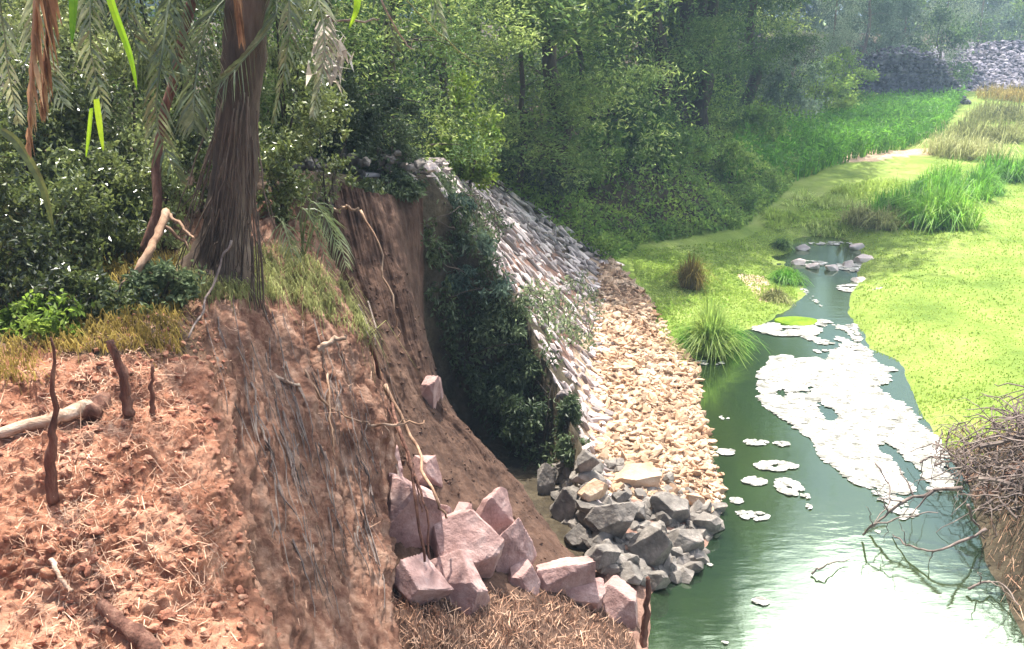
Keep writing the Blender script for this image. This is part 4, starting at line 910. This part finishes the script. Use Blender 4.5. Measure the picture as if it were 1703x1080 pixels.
# reed bed
rp = pw([(1190, 345), (1260, 330), (1330, 300), (1440, 265), (1560, 240), (1600, 175), (1420, 183), (1360, 225), (1290, 260), (1230, 300)], .3)
q = field(26000, rp); z = terrain(q[:, 0], q[:, 1]); C = np.stack([q[:, 0], q[:, 1], z], 1)
g = G(); blades(g, r, C, .95, .05, .35, .3); N = 16000; k = r.integers(0, len(C), N); leaves(g, r, C[k]+np.stack([r.normal(size=N)*.1, r.normal(size=N)*.1, r.uniform(.2, .95, N)], 1), .3, .06, .0)
tag(g.build('reeds', M['reed']), 'bright green reed bed in front of the gabion wall and trees', 'reeds', kind='stuff')
def tuft(px, py, H, rad, n, mat, label, seed, W=.02, lean=.35, name='grass_tuft', cat='grass tuft', group='grass tufts by the stream', base=None):
    r = np.random.default_rng(seed); o = np.array(onT(px, py)); a = r.uniform(0, 2*np.pi, n); rr = np.sqrt(r.random(n))*rad
    if rad > .6:
        sc_ = r.normal(size=(14, 2))*rad*.55; k_ = r.integers(0, 14, n); hs = r.uniform(.45, 1.1, 14)[k_]; B0 = np.stack([sc_[k_, 0]+np.cos(a)*rr*.35, sc_[k_, 1]+np.sin(a)*rr*.35, 0*a-.03], 1)
        Hh = H*hs*(1-.35*(rr/rad)**2)
    else: B0 = np.stack([np.cos(a)*rr*.6, np.sin(a)*rr*.5, 0*a-.03], 1); Hh = H*(1-.5*(rr/rad)**2)
    B0[:, 2] += terrain(B0[:, 0]+o[0], B0[:, 1]+o[1])-T(o[0], o[1])
    g = G(); blades(g, r, B0, Hh, W, lean+.35*rr/rad, .3, az=a+r.normal(size=n)*.7)
    return tag(g.build(name, mat, loc=tuple(o)), label, cat, group)
tuft(1148, 480, .95, .35, 900, M['red'], 'tall reddish brown grass tuft on the lime grass', 601, .014, .22)
tuft(1180, 590, 1.25, .42, 1500, M['ivy'], 'dark green clump of blades standing in for the shadow below the reddish tuft', 602, .016, .2)  # blades built where the reddish tuft's shadow falls
tuft(1215, 575, .6, .4, 700, M['reed'], 'light green grass clump at the pond corner', 603, .014, .4)
tuft(1150, 575, .55, .35, 700, M['reed'], 'light green clump left of the dark one', 604, .014, .4)
tuft(1300, 415, .45, .25, 500, M['ivy'], 'dark little bush of grass by the weir', 605, .02, .4)
tuft(1310, 470, .5, .45, 700, M['reed'], 'grass clump hanging over the channel below the weir', 606, .018, .5)
tuft(1290, 500, .4, .4, 500, M['dry'], 'dry grass clump above the small scum strip', 607, .018, .5)
for k, (px, py, h_, rad, mt, lb) in enumerate([(1500, 365, 1.3, .8, 'reed', 'tall green clump nearest the weir on the right bank'), (1560, 370, 1.5, 1.0, 'reed', 'widest green clump on the right bank meadow'), (1450, 375, .8, .7, 'dry', 'pale clump left of the tall green ones'),
    (1640, 230, 1.7, 1.8, 'dry', 'large straw coloured clump at the far end of the meadow'), (1600, 260, 1.4, 1.2, 'dry', 'straw coloured clump right of the sand strip'), (1700, 300, 1.3, 1.0, 'reed', 'green clump at the right margin of the meadow'),
    (1400, 340, .5, 1.0, 'lawn', 'low lime clump on the grassy bar'), (1340, 370, .4, .9, 'lawn', 'low olive clump near the start of the channel'), (1680, 200, 1.8, 2.0, 'dry', 'tall pale clump below the far stone slope'), (1560, 330, 1.2, 1.0, 'reed', 'green clump behind the widest one'),
    (1610, 320, 1.3, .8, 'reed', 'green clump right of the widest one'), (1470, 320, .7, 1.0, 'lawn', 'pale lime clump on the bar beneath the sand strip'), (1700, 165, 1.5, 2.2, 'red', 'brownish clump at the upper right meadow edge')]):
    tuft(px, py, h_, rad, 1500, M[mt], lb, 620+k, .03+.0, .35, group='tall grass clumps of the right bank')

# ------------------------------------------------------------------ gabions
r = np.random.default_rng(33)
def gabion(name, outline, zb, D, depth, rowh, label, lean=.35, seed=1, course=True):
    """stepped wall of wire baskets packed with stones; outline: left px, right px and top py per tier"""
    r = np.random.default_rng(seed); base = P((outline[0][0]+outline[0][1])/2, outline[0][3], D); root = thing(name, base, label, 'gabion wall', 'gabion walls')
    var = [rockV(r, 1, 8, 0) for _ in range(6)]; gs = G(); gw = G(); gc = G()
    for t, (x0, x1, yt, yb) in enumerate(outline):
        d = D+t*lean; a = P(x0, yb, d); b_ = P(x1, yb, d); top = P((x0+x1)/2, yt, d)[2]; h_ = top-a[2]
        xs = np.arange(a[0], b_[0], .3)
        pp = []
        for zz in np.arange(a[2]+.1, top, .2):
            for xx in xs: pp.append((xx+r.normal()*.05, d-.02+r.normal()*.03, zz+r.normal()*.03))
        for xx in xs:
            for yy in np.arange(d, d+depth, .3): pp.append((xx, yy, top-.03+r.normal()*.12))
        pp = np.array(pp); n = len(pp); scatter(gs, r, pp, np.stack([r.uniform(.13, .2, n), r.uniform(.1, .16, n), r.uniform(.08, .13, n)], 1), var, rotm(r, n, .5))
        c0 = np.array([[a[0], d+.06, a[2]-.3], [b_[0], d+.06, a[2]-.3], [b_[0], d+.06, top-.1], [a[0], d+.06, top-.1]]); c1 = c0+[0, depth, 0]
        gc.add(np.concatenate([c0, c1]), [[0, 1, 2, 3], [5, 4, 7, 6], [1, 5, 6, 2], [4, 0, 3, 7], [3, 2, 6, 7], [0, 4, 5, 1]])
        for xx in np.arange(a[0], b_[0]+.01, 1.0): tube(gw, [(xx, d-.2, a[2]), (xx, d-.2, top+.08), (xx, d+depth, top+.08)], .01, 4)
        for zz in (a[2], top+.08): tube(gw, [(a[0], d-.2, zz), (b_[0], d-.2, zz)], .01, 4)
    gs.build('stones', M['gabion'], root, origin=base); gc.build('core', M['gabion'], root, origin=base); gw.build('wire', M['mesh'], root, origin=base)
gabion('gabion_wall', [(1413, 1612, 166, 190), (1415, 1600, 150, 166), (1418, 1594, 134, 150), (1424, 1584, 118, 134), (1432, 1572, 104, 118), (1448, 1556, 92, 104), (1478, 1530, 84, 92)], 0, 56, 1.2, .5, 'dark dome shaped gabion wall of stacked stone baskets behind the reeds', .07, 1)
gabion('gabion_wall', [(1335, 1432, 152, 185), (1350, 1432, 120, 152), (1362, 1425, 96, 120)], 0, 57.5, 1.0, .5, 'overgrown gabion tier left of the dark gabion wall', .3, 2)
# far stone slope right of gabion
g = G(); o = P(1660, 130, 66); N = 2600
px = r.uniform(1575, 1860, N); t = r.random(N); D_ = 64+t*7; top = 72-(px-1600)*.02; bot = 168-(px-1600)*.22; py = bot+(top-bot)*t
C = np.array([P(a, b_, c) for a, b_, c in zip(px, py, D_)])
scatter(g, r, C, np.stack([r.uniform(.14, .4, N), r.uniform(.14, .3, N), r.uniform(.1, .25, N)], 1), [rockV(r, 1, 8, 0) for _ in range(6)], rotm(r, N, .5))
A0 = [P(a, b_, c)+np.array([0, .1, -.1]) for a, b_, c in [(1575, 172, 64), (1860, 112, 64), (1860, 67, 71), (1575, 73, 71)]]; g.add(A0, [[0, 1, 2, 3]])
A1 = [v_+np.array([0, 4, -.2]) for v_ in A0]; g.add(A1, [[3, 2, 1, 0]])
tag(g.build('stone_slope', M['gabion'], origin=o), 'lilac grey stone pitched slope right of the gabion wall', 'stone slope')

# ------------------------------------------------------------------ floating scum
def scum(poly, N, s0, s1, seed, thr=-.1, stretch=1.6):
    r = np.random.default_rng(seed); w_ = pw(poly, 0); pl = np.array(w_)
    q = np.stack([r.uniform(pl[:, 0].min(), pl[:, 0].max(), N), r.uniform(pl[:, 1].min(), pl[:, 1].max(), N)], 1); q = q[inpoly(q[:, 0]+.28*fbm(np.stack([q[:, 0]*2.4, q[:, 1]*1.6, 0*q[:, 0]+4], 1), 4, seed+3), q[:, 1]+.5*fbm(np.stack([q[:, 0]*2.4, q[:, 1]*1.6, 0*q[:, 0]+9], 1), 4, seed+5), w_)]
    f = fbm(np.stack([q[:, 0]*2.2, q[:, 1]*1.1, 0*q[:, 0]], 1), 4, seed); q = q[f > thr]; n = len(q); k = 7
    th = np.arange(k)*2*np.pi/k; rad = r.uniform(s0, s1, (n, 1))*r.uniform(.6, 1.3, (n, k))
    V = np.stack([q[:, :1]+rad*np.cos(th)*stretch, q[:, 1:]+rad*np.sin(th), np.broadcast_to(.006+r.random((n, 1))*.012, (n, k))], -1)
    return V.reshape(-1, 3), np.arange(n*k).reshape(n, k)
g = G()
big = [(1290, 600), (1345, 583), (1470, 590), (1505, 640), (1530, 700), (1570, 745), (1570, 780), (1500, 830), (1430, 800), (1370, 755), (1310, 700), (1262, 660), (1255, 630)]
g.add(*scum(big, 24000, .014, .045, 1, -.26)); g.add(*scum([(1400, 790), (1560, 770), (1560, 830), (1470, 900), (1420, 850)], 2600, .012, .035, 4, .0))
g.add(*scum([(1350, 530), (1410, 530), (1430, 575), (1470, 600), (1360, 590), (1340, 570)], 2600, .014, .04, 5, -.15))
tag(g.build('floating_scum', M['scum']), 'big sheet of white foam and scum floating in the middle of the pond', 'foam', kind='stuff')
r = np.random.default_rng(12)
FL = [(1312, 810, 40, 30, 'roundest white floating lump left of the big foam sheet'), (1208, 752, 26, 12, 'small white lump near the rubble beach'), (1258, 736, 40, 10, 'thin pale streak above the floating lumps'),
 (1290, 775, 70, 16, 'wide broken white strip just above the roundest lump'), (1255, 800, 40, 14, 'pale strip left of the roundest lump'), (1240, 858, 80, 16, 'long white strip touching the end of the rubble beach'),
 (1265, 1000, 24, 12, 'lone white speck in the green reflection at the bottom'), (1205, 695, 16, 6, 'tiny white speck beside the rubble beach'), (1300, 738, 26, 8, 'short streak next to the thin pale one'),
 (1180, 603, 50, 8, 'thin white line at the foot of the dark stand-in clump'), (1310, 548, 110, 22, 'large pale scum raft at the outlet of the channel'), (1340, 825, 14, 8, 'small speck right of the roundest lump'),
 (1200, 1068, 22, 5, 'thin fleck at the bottom edge'), (1345, 842, 10, 9, 'pale dot near the drowned twigs'), (1225, 833, 22, 10, 'small patch above the long white strip'), (1170, 940, 26, 9, 'pale patch beside the dark wet stones'),
 (1350, 438, 50, 9, 'white froth line under the weir'), (1390, 405, 90, 6, 'bright line of froth at the weir lip'), (1420, 445, 60, 14, 'froth patch right of the weir pool'), (1425, 480, 60, 14, 'froth patch against the right bank in the channel'), (1455, 485, 24, 24, 'white stone like lump at the right edge of the channel'), (1345, 490, 10, 40, 'narrow pale streak on the left of the channel')]
for k, (px, py, w_, h_, lb) in enumerate(FL):
    c = PZ(px, py, .012); rx = w_/2*np.linalg.norm(c-[0, 0, CAMZ])/FPX; e = PZ(px, py+h_/2, 0)[1]-PZ(px, py-h_/2, 0)[1]; ry = abs(e)/2
    g = G(); n = max(14, int(w_*h_/5)); a = r.uniform(0, 2*np.pi, n); rr = np.sqrt(r.random(n)); kk = 8; th = np.arange(kk)*2*np.pi/kk
    cx_ = np.cos(a)*rr*rx*.95; cy_ = np.sin(a)*rr*ry*.95; kp = fbm(np.stack([cx_*7+k*3, cy_*7, 0*a], 1), 3, k) > -.16; cx_, cy_ = cx_[kp], cy_[kp]; n = len(cx_); s = .12*min(rx, ry)+.012; rad = s*r.uniform(.6, 1.3, (n, kk))
    topv = np.stack([cx_[:, None]+rad*np.cos(th)*1.3, cy_[:, None]+rad*np.sin(th), np.broadcast_to(r.uniform(.004, .014, (n, 1)), (n, kk))], -1)
    g.add(topv, np.arange(n*kk).reshape(n, kk)); tag(g.build('foam_patch', M['scum'], loc=(c[0], c[1], .008)), lb, 'foam', 'loose foam patches on the pond')
for k, (px, py, w_, h_, lb) in enumerate([(1325, 432, 26, 16, 'left end stone of the crossing over the narrow channel'), (1352, 440, 22, 14, 'second stone of the crossing, low and wet'), (1380, 442, 26, 16, 'middle pale stone of the crossing'),
 (1408, 436, 24, 18, 'stone right of the middle one in the crossing'), (1436, 428, 30, 22, 'largest stone at the right end of the crossing'), (1462, 484, 26, 30, 'white upright stone against the meadow bank below the crossing'), (1430, 462, 30, 16, 'flat pale stone at the meadow edge below the crossing'), (1335, 410, 24, 14, 'small stone at the left of the upper pool'), (1425, 408, 26, 14, 'small stone at the right of the upper pool')]):
    q = PZ(px, py+h_*.3, .03); boulder('stone', px, py, w_, h_, q, M['revet'], lb, 'stone', 'stones of the channel crossing', 900+k, sub=3)
# yellow green algae spot
g = G(); c = PZ(1325, 536, 0); th = np.arange(40)*2*np.pi/40; V = np.stack([.42*np.cos(th)*(1+.1*np.sin(3*th)), .28*np.sin(th), 0*th+.03], 1); g.add(np.concatenate([V, V*[1, 1, 0]]), np.arange(40)[None], [[a, (a+1) % 40, 40+(a+1) % 40, 40+a] for a in range(40)])
tag(g.build('algae_mat', M['strap'], loc=tuple(c)), 'yellow green algae mat floating at the channel outlet', 'algae')

# ------------------------------------------------------------------ brush pile and drowned twigs on the right
r = np.random.default_rng(66); o = np.array([6.9, 9.9, .9]); root = thing('brush_pile', o, 'tangled heap of dead brown twigs on the dark right bank', 'brush pile')
g = G()
for k in range(1200):
    s = np.array([r.uniform(5.9, 9.4), r.uniform(8.6, 11.2), 0]); s[2] = max(0, T(s[0], s[1]))+r.uniform(0, .42)*sm((s[0]-5.5)/.8)
    a = r.uniform(0, 2*np.pi); L_ = r.uniform(.25, .9); d = np.array([math.cos(a), math.sin(a), r.uniform(-.3, .5)])*L_
    tube(g, wiggle([s, s+d*.5+[0, 0, .12], s+d-[0, 0, .1]], 8, .06, k), np.linspace(.009, .003, 8)*r.uniform(.6, 1.9), 4, cap=False)
g.build('twigs', M['twig'], root, origin=o)
g = G()
for k, pts in enumerate([[(6.0, 10.2, .75), (6.6, 10.0, 1.0), (7.4, 9.8, 1.0)], [(6.2, 9.4, .5), (6.9, 9.4, .9), (7.6, 9.1, .8)], [(5.9, 9.9, .45), (6.3, 9.2, .6), (6.5, 8.6, .2)]]): tube(g, wiggle(pts, 12, .06, k), np.linspace(.035, .018, 12), 6)
g.build('branch', M['twig'], root, origin=o)
def wtwig(pts, r0, lb, seed, forks=()): stick('branch', [PZ(a, b_, z) for a, b_, z in pts], r0, r0*.4, M['twig'], lb, 'branch', 'dead branches hanging over the water', seed, .03, 20, forks, 6)
wtwig([(1600, 812, .75), (1540, 820, .55), (1490, 845, .35), (1450, 880, .05)], .03, 'longest dark branch reaching out over the foam from the brush pile', 41, [(.3, (-.3, -.1, -.35)), (.5, (-.1, .3, .25)), (.6, (-.35, -.1, .1)), (.75, (-.2, .1, .3))])
wtwig([(1640, 880, .4), (1560, 915, .2), (1510, 905, .1), (1485, 890, .02)], .018, 'low branch curving just above the white sky reflection', 42, [(.4, (0, .05, -.2)), (.7, (-.1, .1, .3))])
wtwig([(1455, 770, .5), (1475, 800, .35), (1480, 840, .15), (1440, 885, 0)], .012, 'arched thin twig standing in the foam', 43, [(.4, (-.2, 0, -.2))])
wtwig([(1530, 770, .6), (1545, 760, .65), (1580, 770, .7)], .014, 'thin arching twig at the pile top above the foam', 44, [(.2, (0, 0, -.5)), (.6, (.05, 0, -.5))])
wtwig([(1610, 840, .7), (1622, 870, .4), (1637, 898, .05)], .02, 'pale straight stick poking down into the dark water', 45)
wtwig([(1610, 980, .05), (1640, 970, .12), (1660, 972, .1), (1700, 1010, .1)], .016, 'drowned twig in the white reflection at the right', 46, [(.3, (-.1, -.1, .2)), (.5, (.1, -.3, .0))])
wtwig([(1350, 955, .02), (1375, 938, .12), (1410, 932, .03)], .012, 'pale arched twig rising from the green reflection', 47)
wtwig([(1435, 890, .05), (1460, 870, .3), (1500, 862, .4), (1560, 850, .5)], .014, 'thin twig under the longest dark branch', 48, [(.3, (-.1, 0, .25)), (.5, (0, 0, -.3)), (.7, (.1, 0, .3))])

r = np.random.default_rng(5); xx = r.uniform(5, 9.5, 9000); yy = r.uniform(7, 12, 9000); zz = terrain(xx, yy); k = (zz > .03); C = np.stack([xx, yy, zz], 1)[k]; g = G(); blades(g, r, C, .13, .006, 1.5, 1.0)
tag(g.build('dry_grass', M['straw']), 'matted straw and dead grass on the brown bank under the brush pile', 'grass', kind='stuff')
# ------------------------------------------------------------------ haze
if HAZE:
    g = G(); x0, x1, y0, y1, z0, z1 = -262, 302, -62, 502, -2.0, 48.0
    V = [(x, y, z) for z in (z0, z1) for y in (y0, y1) for x in (x0, x1)]
    g.add(V, [[0, 2, 3, 1], [4, 5, 7, 6], [0, 1, 5, 4], [2, 6, 7, 3], [0, 4, 6, 2], [1, 3, 7, 5]])
    m = bpy.data.materials.new('haze'); m.use_nodes = True; nt = m.node_tree; nt.nodes.clear()
    vo = nt.nodes.new('ShaderNodeVolumePrincipled'); vo.inputs['Density'].default_value = HAZE; vo.inputs['Color'].default_value = (.55, .76, 1, 1); vo.inputs['Anisotropy'].default_value = .3
    ou = nt.nodes.new('ShaderNodeOutputMaterial'); nt.links.new(vo.outputs[0], ou.inputs['Volume'])
    tag(g.build('haze', m), kind='stuff')
